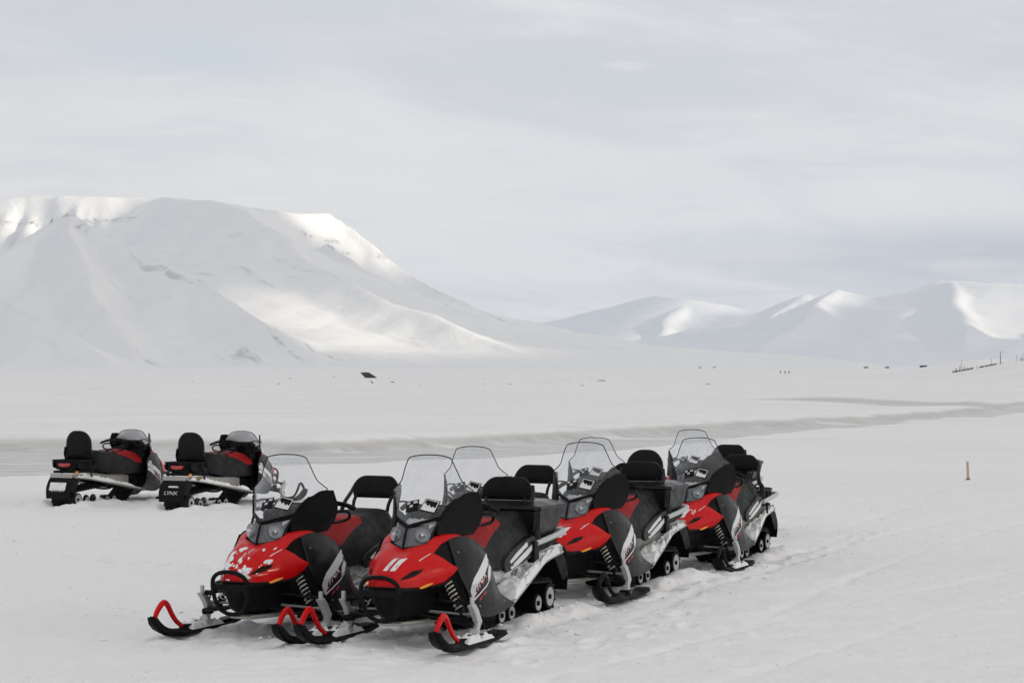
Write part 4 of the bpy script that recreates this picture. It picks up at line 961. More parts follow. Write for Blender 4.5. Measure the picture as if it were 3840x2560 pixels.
def flap_snow():
    def fn(u, v): y = -.13 + .29 * u; z = .31 + .12 * v; x = np.interp(z, [.185, .32, .43, .515], [-2.608, -2.593, -2.553, -2.493]); return (x - .004, y, z), (-1, 0, .2)
    return cells_snow(fn, 40, 14, 5, -.25, .03, 4)
def tail_m():
    m = M(); m.prism(rounded(.30, .085, .03), 'x', -2.30, -2.26, bevel=.01); m.v = [(x, y, z + .69) for x, y, z in m.v]; return m
def tail_lens_m():
    m = M(); P = [(-.12, .02), (-.06, .030), (0, .022), (.06, .030), (.12, .02), (.09, -.022), (.03, -.03), (-.03, -.03), (-.09, -.022)]
    m.prism(P, 'x', -2.322, -2.295, bevel=.006); m.v = [(x, y, z + .69) for x, y, z in m.v]; return m
def rack_m():
    m = M(); zr = .752
    m.tube([(-1.80, -.25, zr), (-2.20, -.25, zr + .004), (-2.30, -.20, zr + .008), (-2.32, 0, zr + .01), (-2.30, .20, zr + .008), (-2.20, .25, zr + .004), (-1.80, .25, zr)], .012, 8, 4)
    for y in (-.12, 0, .12): m.tube([(-1.80, y, zr), (-2.31, y, zr + .008)], .009, 6, 1)
    for s in (1, -1):
        m.tube([(-2.04, s * .252, zr), (-2.01, s * .262, .62), (-1.98, s * .275, .50)], .013, 8, 3)
        m.prism([(-1.76, .60), (-1.76, .76), (-1.90, .77), (-2.26, .76), (-2.30, .72), (-2.28, .65), (-2.10, .60)], 'y', s * .20, s * .236, bevel=.01)
    m.prism(rounded(.36, .13, .03), 'x', -2.285, -2.24, bevel=.01); n = len(m.v)
    m.v = [(x, y, z + (.685 if (x <= -2.239 and abs(z) < .1) else 0)) for x, y, z in m.v]
    m.box(-2.28, -1.7, -.22, .22, .565, .60)
    return m
def rail_m(top):
    """pale carrier tube round the cargo deck"""
    m = M(); m.tube([(-1.66, .325, .648), (-2.05, .325, .682), (-2.22, .315, .70), (-2.30, .26, .708), (-2.31, 0, .71), (-2.30, -.26, .708), (-2.22, -.315, .70), (-2.05, -.325, .682), (-1.66, -.325, .648)], .023, 10, 4)
    return m
def deck_m():
    m = M(); m.loft([[(x, -w, z0), (x, w, z0), (x, w + .02, z1), (x, -w - .02, z1)] for x, w, z0, z1 in ((-1.62, .27, .55, .665), (-2.0, .28, .585, .69), (-2.22, .27, .62, .705))])
    for s in (1, -1): m.prism([(-1.60, .50), (-1.60, .665), (-1.70, .67), (-1.70, .52)], 'y', s * .27, s * .335, bevel=.01)
    m.prism(rounded(.34, .085, .02), 'x', -2.30, -2.24, bevel=.01); m.v = [(x, y, z + (.645 if (x <= -2.239 and abs(z) < .1) else 0)) for x, y, z in m.v]
    return m
def cbox_m():
    m = M(); out = lambda x0, x1, w, c: [(x0, -w + c), (x0, w - c), (x0 - c, w), (x1 + c, w), (x1, w - c), (x1, -w + c), (x1 + c, -w), (x0 - c, -w)]
    R = [(out(-1.72, -2.14, .29, .04), .70), (out(-1.70, -2.19, .32, .04), .78), (out(-1.68, -2.23, .335, .04), .90), (out(-1.68, -2.23, .335, .04), .918)]
    m.loft([[(x, y, z + (-.02 if x > -1.9 else .0)) for x, y in P] for P, z in R])
    return m
def lid_m():
    m = M(); out = lambda x0, x1, w, c: [(x0, -w + c), (x0, w - c), (x0 - c, w), (x1 + c, w), (x1, w - c), (x1, -w + c), (x1 + c, -w), (x0 - c, -w)]
    m.loft([[(x, y, z) for x, y in P] for P, z in ((out(-1.67, -2.24, .345, .04), .905), (out(-1.665, -2.245, .35, .04), .915), (out(-1.67, -2.24, .345, .04), .935), (out(-1.75, -2.19, .26, .05), .968), (out(-1.77, -2.17, .24, .05), .970))])
    return m
def struts_m(s):
    m = M()
    if 1:
        m.tube([(-1.865, s * .205, 1.09), (-1.82, s * .225, 1.02), (-1.745, s * .245, .94), (-1.72, s * .262, .86), (-1.76, s * .285, .80), (-1.72, s * .305, .70), (-1.70, s * .31, .60)], [.017, .02, .02, .024, .026, .028, .028], 8, 3, flat=.7)
        m.tube([(-1.80, s * .17, .99), (-1.75, s * .165, .93), (-1.74, s * .155, .86)], .015, 8, 3)
    return m
def struts_tall(s):
    m = M(); m.tube([(-1.99, s * .20, .95), (-1.96, s * .235, .85), (-1.90, s * .25, .76), (-1.86, s * .25, .68)], .018, 8, 3)
    return m
def grab_m():
    m = M(); m.tube([(-1.42, -.16, .868), (-1.30, -.185, .905), (-1.02, -.19, .93), (-.95, -.185, .915), (-.96, -.18, .885), (-1.16, -.175, .862)], .013, 8, 4); return m
def vent_m():
    m = M(); b = bvh_of(panel_m(-1)); drape_to(m, [(-.475, .530), (-.475, .690), (-.545, .685), (-.545, .525)], b, 'y', -1, .006); return m
def small_label(s):
    m = M(); b = bvh_of(seat_m())
    drape_to(m, [(-.905, .60), (-.905, .635), (-.86, .635), (-.86, .60)], b, 'y', s, .003); return m
def sticker(c, b):
    m = M(); w = bvh_of(ws_m(c, b))
    def q(y0, z0, dy, dz, ang, mi, off):
        ca, sa = math.cos(ang), math.sin(ang); P = [(0, 0), (dy, 0), (dy, dz), (0, dz)]
        drape_to(m, [(y0 + x * ca - z * sa, z0 + x * sa + z * ca) for x, z in P], w, 'x', 1, off, mi, .02)
    a = math.radians(-14)
    q(.043, 1.000, .104, .086, a, 1, .003); q(.0497, 1.0055, .0912, .074, a, 0, .0042)
    # dark landscape over a white field, with a toothed lower edge
    ca, sa = math.cos(a), math.sin(a); pts = [(.006, .070), (.092, .070), (.092, .036), (.084, .028), (.074, .038), (.066, .026), (.054, .034), (.044, .044), (.034, .030), (.024, .040), (.016, .048), (.006, .040)]
    drape_to(m, [(.050 + x * ca * .93 - z * sa, 1.0055 + x * sa + z * ca) for x, z in pts], w, 'x', 1, .0054, 1, .03)
    pts = [(.060, .066), (.090, .066), (.090, .058), (.060, .056)]; drape_to(m, [(.050 + x * ca * .93 - z * sa, 1.0055 + x * sa + z * ca) for x, z in pts], w, 'x', 1, .0062, 2, .03)
    a2 = math.radians(11); ca, sa = math.cos(a2), math.sin(a2)
    def q2(y, z, dy, dz, mi, off): drape_to(m, [(.040 - .105 + x * .93 * ca - v * sa, .976 + x * sa + v * ca) for x, v in ((y, z), (y + dy, z), (y + dy, z + dz), (y, z + dz))], w, 'x', 1, off, mi, .03)
    q2(0, 0, .112, .080, 1, .003)
    rnd = random.Random(5)
    for r_ in range(3):
        y = .006
        while y < .100:
            dw = rnd.uniform(.014, .032); q2(y, .009 + r_ * .0235, min(dw, .106 - y), .0165, 2, .0042); y += dw + .0035
    return m
def hx_m():
    """snow lying on the shelf behind the windshield"""
    def fn(u, v): x = -.06 - .20 * v; y = (2 * u - 1) * (.025 + .115 * v); return (x, y, .888 + .012 * v), (0, 0, 1)
    return cells_snow(fn, 40, 22, 77, -.45, .03, 5)

def snowmobile(key, label, back='low', box=False, loops='red', short=False, snow=0, hoodsnow=None, emblem=True, crust=.30, seed=1, side=.6, group='red and black snowmobiles parked in rows on the snow'):
    X, Y, a, Z = PLACE[key]; r = bpy.data.objects.new('snowmobile', None); COL.objects.link(r); r.empty_display_size = .3
    r.location = (X, Y, Z); r.rotation_euler = (0, 0, a); tag(r, label, 'snowmobile', group)
    def part(name, key_, build, mats, parent=r, lab=None, loc=None, ang=35):
        o = obj(name, mesh_of(name + '|' + key_, build, mats, ang), parent)
        if loc: o.location = loc
        if lab: o['label'] = lab
        return o
    T = MT; FS = .12 if short else 0.0
    hood = part('hood', '', hood_m, T['red'], ang=28)
    for s in (1, -1): part('air_slot', str(s), lambda: slot_m(s), T['blackprint'], hood); part('hood_script', str(s), lambda: script_m(s), T['white'], hood)
    if emblem: part('hood_emblem', '', emblem_m, [T['white'], T['red']], hood)
    if hoodsnow: part('snow_smear', f'h{hoodsnow}', lambda: hood_snow(*hoodsnow), T['packed'], hood)
    part('chassis', '', chassis_m, T['black']); part('belly_pan', '', belly_m, T['black']); part('skid_plate', '', lambda: M().prism([(.27, -.09), (.05, -.19), (-.45, -.22), (-.45, .22), (.05, .19), (.27, .09)], 'z', .200, .229, bevel=.01), T['alu'])
    part('front_bumper', '', bumper_m, T['black'])
    part('light_surround', '', frame_m, T['black'])
    for s in (1, -1):
        k = str(s); h = part('headlight', k, lambda: light_m(s), [T['lampgrey'], T['mirror'], T['silver']]); part('lens', k, lambda: lens_m(s), T['lens'], h)
        part('wind_deflector', k, lambda: (lambda m: m if s > 0 else m.mirror(True))(M().patch(DEFL, 4, 4, .012, centre=(-.3, 0, .9))), T['black'])
        p = part('side_panel', k, lambda: panel_m(s), T['panel'], ang=50); [part('side_flash', f'{k}{i}', lambda: panel_flash(s, i), [T['white'], T['grey']], p) for i in range(4)]; part('side_lettering', k, lambda: panel_letters(s), [T['blackprint'], T['white'], T['redprint']], p)
        part('inner_panel', k, lambda: inner_m(s), T['black'])
        part('side_reflector', k, lambda: (lambda m: m if s > 0 else m.mirror(True))(M().tube([(.225, .200, .468), (.185, .220, .476), (.14, .238, .488), (.095, .256, .498)], [.006, .015, .017, .008], 8, 3, flat=.7)), T['orange'])
        part('suspension_arm', k, lambda: arms_m(s), T['black']); part('tie_rod', k, lambda: tierod_m(s), T['steel'])
        sh = part('shock_absorber', k, lambda: shock_m(s), T['black']); part('coil_spring', k, lambda: spring_m(s), T['cream'], sh)
        part('ski_spindle', '', spindle_m, T['silver'], loc=(0, s * .52, 0))
        sk = part('ski', '', ski_m, T['black'], loc=(0, s * .53, 0)); part('ski_loop', loops, ski_loop_m, T['red'] if loops == 'red' else T['black'], sk)
        if key in 'ABDE': part('ski_snow', '', ski_snow_m, T['packed'], sk)
        part('running_board', k, lambda: board_m(s), T['alu']); part('snow_crust', f'{k}{seed}{crust}', lambda: crust_m(s, seed * 13 + 5, crust, side), T['packed'])
        for q, (bx, bz) in enumerate(((-.19, .70), (-.33, .30), (-.56, .60), (-.72, .30))): part('panel_bolt', f'{k}{q}', lambda: bolt_m(s, bx, bz), T['steel'], p)
        part('brake_hose', k, lambda: hose_m(s), T['rubber'])
        if not short:
            c = part('side_cover', k, lambda: oval_m(s), T['panel']); part('cover_stripe', k, lambda: stripes_m(s), [T['white'], T['blackprint']], c)
        part('warning_label', k, lambda: label_m(s), [T['yellow'], T['blackprint']])
        for wx, wz, wr in ((-2.235, .165, .100), (-1.99, .135, .075), (-1.45, .115, .070), (-1.26, .115, .070)):
            w_ = part('track_wheel', f'{wr}', lambda: M().disc((0, 0, 0), wr * .80, .030, 24, rin=.016, dish=.010), T['wheel'], loc=(wx, s * .192, wz))
            part('wheel_tyre', f'{wr}', lambda: M().disc((0, 0, 0), wr, .026, 28, rin=wr * .78), T['rubber'], w_); part('wheel_hub', '', lambda: M().disc((0, 0, 0), .020, .042, 12), T['black'], w_)
        part('handlebar_grip', k, lambda: grip_m(s), T['rubber'])
    ck, bk = (SH_C, SH_B) if short else (WS_C, WS_B)
    w = part('windshield', 'short' if short else '', lambda: ws_m(ck, bk), T['shortscreen' if short else 'screen'], ang=180); part('windshield_trim', 'short' if short else '', lambda: ws_trim(ck, bk), T['blackprint'], w)
    if not short: part('windshield_sticker', '', lambda: sticker(ck, bk), [T['white'], T['blackprint'], T['grey']], w)
    part('dashboard', '', console_m, T['black']); part('handlebar', '', bars_m, T['black'])
    if snow: part('shelf_snow', '', hx_m, T['packed'])
    st = part('seat', '', seat_m, T['vinyl'], ang=60); part('red_seat_cover', '', seat_red_m, T['seatred'], st, ang=60)
    if back == 'low':
        b = part('backrest', 'low', lambda: pad_m(.42, .972, 1.165, -1.905, .055, .095, .03, .9, arch=.55), T['vinyl'], ang=60); [part('backrest_strut', f'low{s}', lambda: struts_m(s), T['panel'], b) for s in (1, -1)]
    else:
        b = part('backrest', 'tall', lambda: pad_m(.43, .765, 1.205, -1.99, .075, .17, .05, .5, .0, .03, -.10, arch=.3), T['vinyl'], ang=60); [part('backrest_strut', f'tall{s}', lambda: struts_tall(s), T['black'], b) for s in (1, -1)]
        part('passenger_handle', '', grab_m, T['black'])
    tn = part('tunnel', '', tunnel_m, T['alu'])
    if short:
        for o in [tn] + [c for c in r.children if c.name.split('.')[0] in ('running_board', 'snow_crust')]: o.scale = (.95, 1, 1)
    part('track', '', track_m, T['rubber']); part('snow_flap', '', flap_m, T['black'], loc=(FS, 0, 0))
    part('tail_light', '', tail_lens_m, T['tail'])
    if box:
        part('cargo_rail', '', lambda: rail_m(0), T['silver']); part('cargo_deck', '', deck_m, T['black']); c = part('cargo_box', '', cbox_m, T['panel']); part('box_lid', '', lid_m, T['panel'], c)
    else:
        part('rear_rack', '', rack_m, T['black'])
        if not short: part('rack_rail', '', lambda: rail_m(0), T['silver'])
    if short:
        part('air_vent', '', vent_m, T['silver']); part('flap_lettering', '', lambda: flap_mark(False), T['white'], loc=(FS, 0, 0))
        part('amber_reflector', '', lambda: M().prism([(-.03, -.02), (.03, -.02), (.025, .022), (-.025, .022)], 'y', -.232, -.212, bevel=.004), T['orange'], loc=(-2.30, 0, .578))
    if key == 'L1': part('flap_snow', '', flap_snow, T['packed'], loc=(FS, 0, 0))
    return r
snowmobile('A', 'red snowmobile nearest the lower left corner, snow smeared over its hood, no cargo box', hoodsnow=(31, .18, ((-.075, .625, .05, .09), (.085, .56, .05, .03), (.185, .625, .022, .02), (.02, .64, .02, .015), (-.02, .50, .05, .015))), emblem=False, crust=.30, seed=2, side=.40)
snowmobile('B', 'front red snowmobile with black cargo box, red ski loops and two white hood slashes', box=True, snow=1, crust=.10, seed=3, side=.22)
snowmobile('C', 'red snowmobile with black ski loops parked directly behind the front one with a cargo box', box=True, loops='black', emblem=True, crust=.44, seed=4, hoodsnow=(44, .30, ((.02, .635, .035, .03), (-.07, .60, .03, .05))), snow=1)
snowmobile('D', 'red snowmobile at the right end, low backrest, bare rear rack and black ski loops', loops='black', crust=.46, seed=5, hoodsnow=(47, .30, ((.03, .635, .035, .03), (-.07, .62, .03, .04))), snow=1)
snowmobile('E', 'snowmobile half hidden behind the two front ones, only its clear windshield and low backrest showing', loops='black', crust=.2, seed=6)
snowmobile('F', 'snowmobile hidden behind the third windshield, with a tall rounded passenger backrest', back='tall', box=False, loops='black', seed=7)
snowmobile('G', 'farthest snowmobile of the right group, its windshield overlapping and a cargo box at its rear', box=True, loops='black', seed=8)
GL = 'snowmobiles seen from behind by the frozen river'
snowmobile('L1', 'leftmost snowmobile facing away, tall black backrest and snow stuck on its rear flap', back='tall', short=True, loops='black', seed=9, crust=.50, group=GL)
snowmobile('L2', 'second snowmobile from the left facing away, white lettering on its black rear flap', back='tall', short=True, loops='black', seed=10, crust=.50, group=GL)
# ------------------------------------------------------------------ small things on the plain
MT['wood'] = weathered('grey_wood', (.30, .23, .16), .8, dust=.12, scale=12, bump=.3); MT['stakewood'] = weathered('raw_wood', (.48, .37, .25), .75, dust=.05, dustcol=(.2, .12, .08), scale=8)
MT['dark'] = weathered('dark_timber', (.030, .026, .022), .85, dust=.08, dustcol=(.12, .11, .09), scale=2); MT['stone'] = weathered('dark_stone', (.07, .065, .06), .9, dust=.2, dustcol=(.5, .5, .5), scale=1)
MT['hutgrey'] = weathered('grey_boards', (.20, .21, .22), .8, dust=.1, scale=.6); MT['glassdark'] = newmat('dark_glass', (.03, .035, .04), .1, spec=.6)
def hgt(x, y): return float(ground_h(np.array([x]), np.array([y]))[0][0])
def at(px, Y): x = (px - 1920) / F_PX * Y; return x, Y, hgt(x, Y)
def top(name, loc, label, cat, me=None, rz=0, group=None):
    o = bpy.data.objects.new(name, me); COL.objects.link(o); o.location = loc; o.rotation_euler = (0, 0, rz); return tag(o, label, cat, group)
# wooden stake on the right
x, y = px2w(3628, 1795); z = hgt(x, y)
m = M(); pr = rounded(.046, .04, .008, 2)
m.loft([[(a * k + dx, b * k, zz) for a, b in pr] for zz, k, dx in ((-.12, .9, .012), (0, 1, .008), (.18, 1, .002), (.37, .97, -.006), (.385, .85, -.007))])
st = top('wooden_stake', (x, y, z), 'short pale wooden stake standing alone in the snow on the right', 'stake', m.mesh('wooden_stake', MT['stakewood']))
m = M(); m.tube([(-.03, -.035, .03), (.0, -.045, .05), (.035, -.02, .02), (.03, .03, .035), (-.02, .035, .02)], .016, 7, 3, closed=True); obj('rope_wrap', m.mesh('rope_wrap', MT['wood']), st)
# three walkers
def person_mesh(ph, coat, trousers, skin):
    J = {'pel': (0, 0, .95, .15), 'che': (0, .02, 1.28, .17), 'nec': (0, .03, 1.48, .075), 'hea': (0, .04, 1.62, .105), 'top': (0, .03, 1.72, .09)}
    for s, a in ((1, ph), (-1, -ph)):
        J.update({f'hip{s}': (.10 * s, 0, .88, .11), f'kne{s}': (.11 * s, .16 * a + .05, .50, .078), f'ank{s}': (.11 * s, .30 * a - .03, .09, .055), f'toe{s}': (.12 * s, .30 * a + .15, .04, .045),
                  f'sho{s}': (.20 * s, 0, 1.40, .085), f'elb{s}': (.27 * s, -.10 * a - .02, 1.13, .062), f'han{s}': (.27 * s, -.20 * a + .08, .88, .05)})
    n = list(J); E_ = [('pel', 'che'), ('che', 'nec'), ('nec', 'hea'), ('hea', 'top')]
    for s in (1, -1): E_ += [('pel', f'hip{s}'), (f'hip{s}', f'kne{s}'), (f'kne{s}', f'ank{s}'), (f'ank{s}', f'toe{s}'), ('che', f'sho{s}'), (f'sho{s}', f'elb{s}'), (f'elb{s}', f'han{s}')]
    me = bpy.data.meshes.new('person'); me.from_pydata([J[k][:3] for k in n], [(n.index(a), n.index(b)) for a, b in E_], [])
    o = bpy.data.objects.new('person', me); COL.objects.link(o); o.modifiers.new('s', 'SKIN')
    for i, k in enumerate(n): me.skin_vertices[0].data[i].radius = (J[k][3], J[k][3]); me.skin_vertices[0].data[i].use_root = k == 'pel'
    sb = o.modifiers.new('u', 'SUBSURF'); sb.levels = 1; sb.render_levels = 1
    bpy.context.view_layer.update(); r = bpy.data.meshes.new_from_object(o.evaluated_get(bpy.context.evaluated_depsgraph_get())); bpy.data.objects.remove(o); r.name = 'person'
    r.materials.clear()
    for q in (coat, trousers, skin): r.materials.append(q)
    for p in r.polygons: zc = p.center.z; p.material_index = 1 if zc < .92 else (2 if zc > 1.5 and zc < 1.66 and p.center.y > .06 else 0); p.use_smooth = True
    return r
for i, (px, d, c, h, lab) in enumerate(((2927, 985, (.05, .05, .055), 1.0, 'leftmost of three walkers on the plain, dark grey clothes, mid-stride'), (2944, 990, (.045, .045, .05), .97, 'middle one of three walkers on the plain, dark coat, slightly shorter'), (2958.5, 980, (.006, .006, .007), 1.0, 'rightmost of three walkers on the plain, dressed all in black'))):
    me = person_mesh((.9, -.8, .5)[i], newmat('coat', c, .8), newmat('trousers', tuple(v * .7 for v in c), .8), newmat('skin', (.5, .32, .25), .6))
    p = top('person', at(px, d), lab, 'person', me, rz=(.3, .2, .4)[i], group='three walkers on the snow plain'); p.scale = (h, h, h)
# collapsed hut roof sticking out of the snow
x, y, z = at(1383, 690); r = top('collapsed_roof', (x, y, z), 'dark timber roof of a collapsed hut lying tilted in the snow', 'ruin')
def planks(P, n, th, mat, name, par):
    P = np.array(P, float); m = M()
    for k in range(n):
        a, b = k / n + .006, (k + 1) / n - .006; jag = random.uniform(-.02, .02)
        q = [P[0] + (P[1] - P[0]) * (a) + (P[3] - P[0]) * 0, P[0] + (P[1] - P[0]) * b, P[3] + (P[2] - P[3]) * b + (P[2] - P[1]) * jag, P[3] + (P[2] - P[3]) * a + (P[2] - P[1]) * jag]
        n_ = np.cross(P[1] - P[0], P[3] - P[0]); n_ /= np.linalg.norm(n_); o_ = n_ * th; m.loft([[tuple(v) for v in q], [tuple(v + o_) for v in q]])
    return obj(name, m.mesh(name, mat, smooth_=False), par)
planks([(-2.75, 1.2, 1.75), (-.15, 1.6, 1.80), (2.75, -.8, .02), (-.95, -1.2, -.05)], 14, .12, MT['dark'], 'plank_roof', r)
m = M(); m.tube([(-2.85, 1.25, 1.72), (-1.0, -1.25, -.05)], .10, 6, 1); m.tube([(-2.8, 1.2, 1.70), (-.1, 1.6, 1.78), (2.8, -.8, .0)], .08, 6, 2); obj('roof_beam', m.mesh('roof_beam', MT['wood']), r)
m = M(); m.tube([(-.15, 1.5, -.3), (-.12, 1.5, 1.75)], .11, 6, 1); obj('support_post', m.mesh('support_post', MT['dark']), r)
x, y, z = at(1395, 495); m = M(); m.tube([(-.30, 0, .66), (.0, .05, .25), (.26, .0, -.05)], [.07, .11, .13], 7, 3); top('broken_post', (x, y, z), 'broken dark post leaning left in front of the collapsed roof', 'post', m.mesh('broken_post', MT['dark']))
def stone_mesh(seed, w, d, h):
    bm = bmesh.new(); bmesh.ops.create_icosphere(bm, subdivisions=3, radius=1)
    for v in bm.verts:
        p = v.co; k = 1 + .5 * float(fbm(np.array([p.x * 1.3 + seed]), np.array([p.y * 1.3 + p.z * 2.1]), 3, seed)[0]); v.co = Vector((p.x * w * k, p.y * d * k, p.z * h * k))
    me = bpy.data.meshes.new('stone'); bm.to_mesh(me); bm.free(); me.materials.append(MT['stone']); return me
top('driftwood', at(1473, 545), 'low dark heap of driftwood right of the collapsed roof', 'driftwood', stone_mesh(4, .55, .4, .22))
for k, (px, d, w, h) in enumerate(((2247, 570, .45, .22), (2258, 566, .5, .26), (2267, 572, .4, .2))):
    top('boulder', at(px, d), ('left', 'middle', 'right')[k] + ' one of three dark boulders in a tight row on the plain', 'boulder', stone_mesh(20 + k, w, .5, h), group='row of three dark boulders')
rnd = random.Random(9)
for k in range(16):
    px = rnd.choice([rnd.uniform(300, 1300), rnd.uniform(1450, 2100), rnd.uniform(2100, 2700)]); d = rnd.uniform(430, 800); w = rnd.uniform(.12, .34)
    top('stone', at(px, d), 'small dark stone poking out of the snow on the far plain', 'stone', stone_mesh(40 + k, w * 1.6, w, w * .55), group='scattered stones on the far plain')
# huts far out
def hut(px, Y, w, h, d, label, mat, raised=False, roof=True, snowroof=True):
    x, y, z = at(px, Y); r = top('hut', (x, y, z), label, 'hut', group='small huts far out on the plain')
    b = .45 if raised else -.3
    m = M(); m.box(-w / 2, w / 2, -d / 2, d / 2, b, h * (.62 if roof else 1)); obj('wall', m.mesh('wall', mat), r)
    m = M()
    if roof: m.loft([[(-w / 2 - .2, yy, h * .6), (0, yy, h), (w / 2 + .2, yy, h * .6), (w / 2 + .2, yy, h * .66), (0, yy, h * 1.07), (-w / 2 - .2, yy, h * .66)] for yy in (-d / 2 - .2, d / 2 + .2)])
    else: m.box(-w / 2 - .1, w / 2 + .1, -d / 2 - .1, d / 2 + .1, h + .003, h + .12)
    obj('roof', m.mesh('roof', MT['packed'] if snowroof else mat), r)
    m = M(); m.box(-w * .3, -w * .1, -d / 2 - .03, -d / 2 + .02, h * .25, h * .5); obj('window', m.mesh('window', MT['glassdark']), r)
    m = M(); m.box(w * .12, w * .30, -d / 2 - .04, -d / 2 + .02, b, h * .52); obj('door', m.mesh('door', MT['dark']), r)
    if raised:
        for xx in (-w / 2 + .3, w / 2 - .3): m = M(); m.box(xx - .25, xx + .15, -d / 2 + .2, d / 2 - .2, -.4, .448); obj('skid', m.mesh('skid', mat), r)
hut(3247, 2900, 5.4, 4.0, 5, 'small grey snow-roofed hut, left of the two near the right of the plain', MT['hutgrey'])
hut(3326, 2900, 5.0, 3.9, 5, 'small grey snow-roofed hut, between its twin and the black hut', MT['hutgrey'])
hut(3463, 2900, 9.6, 4.1, 5, 'black flat-roofed hut on skids at the foot of the rise', MT['dark'], raised=True, roof=False, snowroof=False)
hut(2626, 3000, 3.6, 2.6, 4, 'tiny hut below the far mountains, left one of the distant pair', MT['hutgrey'])
hut(2678, 3000, 4.2, 2.7, 4, 'tiny hut below the far mountains, right one of the distant pair', MT['hutgrey'])
# posts on the rise at the right edge
PG = 'weathered posts on the rise at the right edge'
def post(px, h, r, kind='short'):
    x, y, z = at(px, 600)
    m = M(); t = random.uniform(-.12, .12); m.tube([(0, 0, -.5), (t * .4, 0, h * .5), (t, 0, h)], [r, r * .9, r * .6], 7, 2)
    q = m.mesh('weathered_post', MT['dark'])
    top('weathered_post', (x, y, z), kind, 'post', q, group=PG)
rnd = random.Random(3)
for u, v0 in ((1400, 255), (1412, 262), (1440, 236), (1452, 245), (1488, 222), (1503, 215), (1530, 250), (1556, 232), (1572, 262), (1598, 250), (1618, 262), (1640, 258), (1662, 250), (1757, 240), (1780, 244), (1802, 236), (1850, 250), (1900, 225), (1925, 222), (1960, 244), (2060, 232), (2100, 238), (2150, 236), (2220, 228), (2258, 158), (2300, 200), (2318, 190), (2345, 205)):
    px = 3180 + u / 3.564; base = np.interp(u, [1400, 1660, 1750, 2000, 2350], [300, 284, 270, 248, 240]); post(px, (base - v0) / 3.564 / F_PX * 600, rnd.uniform(.05, .09), 'short dark weathered post standing ' + ('in the left cluster on the timber pile' if u < 1700 else 'by the low timber pile below the mast' if u < 2000 else 'between the tall mast and the right edge'))
for u, v0 in ((1520, 130), (1722, 220), (1915, 142), (2333, 140)):
    px = 3180 + u / 3.564; base = np.interp(u, [1400, 1660, 1750, 2000, 2350], [300, 284, 270, 248, 240]); post(px, (base - v0) / 3.564 / F_PX * 600, .045, {1520: 'thin tall pole in the left cluster of posts', 1722: 'thin short pole alone between the two timber piles', 1915: 'thin tall pole over the right end of the second timber pile', 2333: 'thin tall pole nearest the right edge of the picture'}[u])
x, y, z = at(3180 + 2036 / 3.564, 600); m = M(); m.tube([(0, 0, -.5), (0, 0, 3.45)], [.12, .085], 8, 1); lp = top('lamp_mast', (x, y, z), 'tallest dark mast on the rise with a short side arm', 'mast', m.mesh('lamp_mast', MT['dark']))
m = M(); m.tube([(0, 0, 3.4), (.5, 0, 3.62), (1.1, 0, 3.6)], .04, 6, 3); obj('side_arm', m.mesh('side_arm', MT['dark']), lp)
for u0, u1, lab in ((1400, 1670, 'long low pile of dark timber at the foot of the left posts'), (1750, 1990, 'low pile of dark timber below the tall mast')):
    a = at(3180 + u0 / 3.564, 601); b = at(3180 + u1 / 3.564, 601); m = M(); Lx = b[0] - a[0]; nlog = 9
    r = top('timber_pile', (a[0], a[1], a[2]), lab, 'timber pile')
    for k in range(nlog):
        s0 = k / nlog; x0 = Lx * s0; x1 = min(Lx * (s0 + .22), Lx); zz0 = hgt(a[0] + x0, 601) - a[2]; zz1 = hgt(a[0] + x1, 601) - a[2]
        m = M(); m.tube([(x0, rnd.uniform(-.4, .4), zz0 + .1), (x1, rnd.uniform(-.4, .4), zz1 + rnd.uniform(.15, .45))], rnd.uniform(.07, .12), 7, 1); obj('log', m.mesh('log', MT['dark']), r)

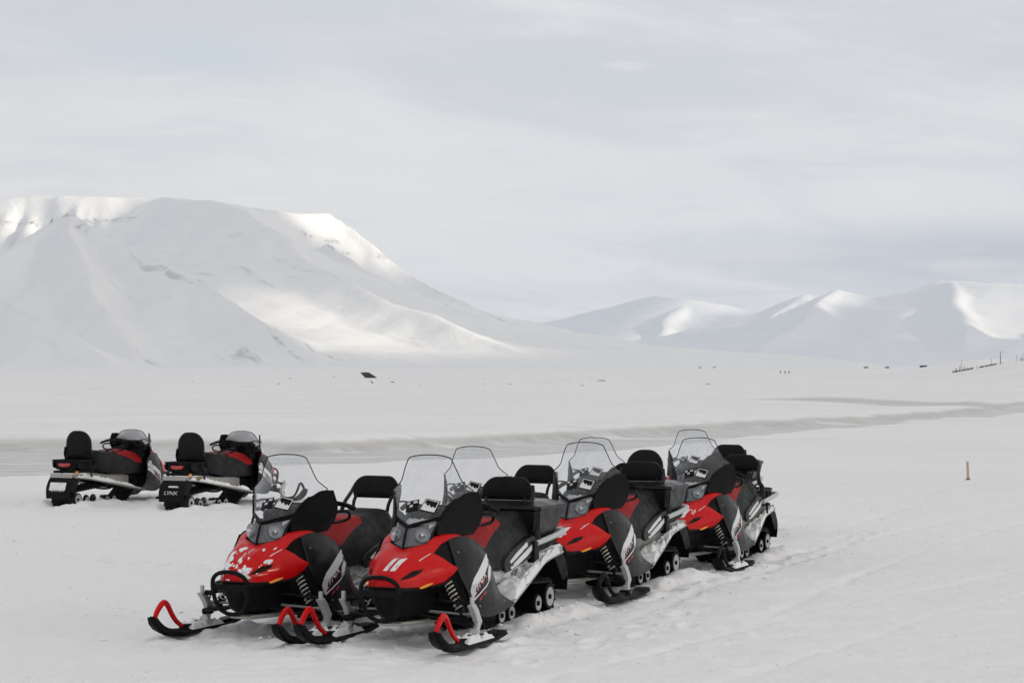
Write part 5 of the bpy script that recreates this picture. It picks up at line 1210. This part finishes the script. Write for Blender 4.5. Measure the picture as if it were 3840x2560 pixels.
# loose clods and crumbs of snow: kicked up round the machines, sparser elsewhere
def clods():
    rnd = random.Random(21); bm = bmesh.new(); bmesh.ops.create_icosphere(bm, subdivisions=1, radius=1); base = np.array([v.co[:] for v in bm.verts]); fc = np.array([[v.index for v in f.verts] for f in bm.faces]); bm.free()
    P = []
    for nm, (vx, vy, a, vz) in PLACE.items():
        for _ in range(190):
            lx = rnd.uniform(-2.9, .8); ly = rnd.gauss(0, .55); P.append((vx + math.cos(a) * lx - math.sin(a) * ly, vy + math.sin(a) * lx + math.cos(a) * ly, rnd.uniform(.006, .026) * rnd.uniform(.5, 1)))
    for _ in range(1500):
        y = 12 + 24 * rnd.random() ** 1.4; x = rnd.uniform(-.27, .27) * y; c = float(fbm(np.array([x / 1.7]), np.array([y / 1.3]), 2, 7)[0])
        if c > -.02: P.append((x, y, rnd.uniform(.005, .017)))
    P = np.array(P); z = ground_h(P[:, 0], P[:, 1])[0]; V = []; F = []
    for i, (x, y, r) in enumerate(P):
        k = np.array([rnd.uniform(.7, 1.4), rnd.uniform(.7, 1.4), rnd.uniform(.35, .6)]) * r; b = base * k * (1 + np.array([rnd.uniform(-.25, .25) for _ in range(len(base))])[:, None]); V.append(b + (x, y, z[i] + r * .2)); F.append(fc + i * len(base))
    V = np.concatenate(V); F = np.concatenate(F); me = bpy.data.meshes.new('snow_clods'); me.from_pydata(V.tolist(), [], F.tolist()); me.shade_smooth(); me.materials.append(newmat('snow_crumb', (.88, .88, .89), .8, spec=.1))
    tag(obj('snow_clods', me), 'loose crumbs of snow scattered over the parking place', 'snow crumbs', kind='stuff')
clods()
# ------------------------------------------------------------------ the air of the valley
def haze():
    b = M(); b.box(-9000, 14000, -400, 17100, -12, 640); me = b.mesh('haze', [], smooth_=False)
    m = bpy.data.materials.new('haze'); m.use_nodes = True; t = m.node_tree; t.nodes.clear()
    v = N(t, 'ShaderNodeVolumePrincipled', Density=4.6e-5, Anisotropy=0.2); v.inputs['Color'].default_value = (.72, .785, .89, 1)
    o = N(t, 'ShaderNodeOutputMaterial'); L(t, v.outputs[0], o.inputs['Volume']); me.materials.append(m)
    h = obj('haze', me); tag(h, 'thin winter haze filling the valley', 'haze', kind='stuff')
haze()
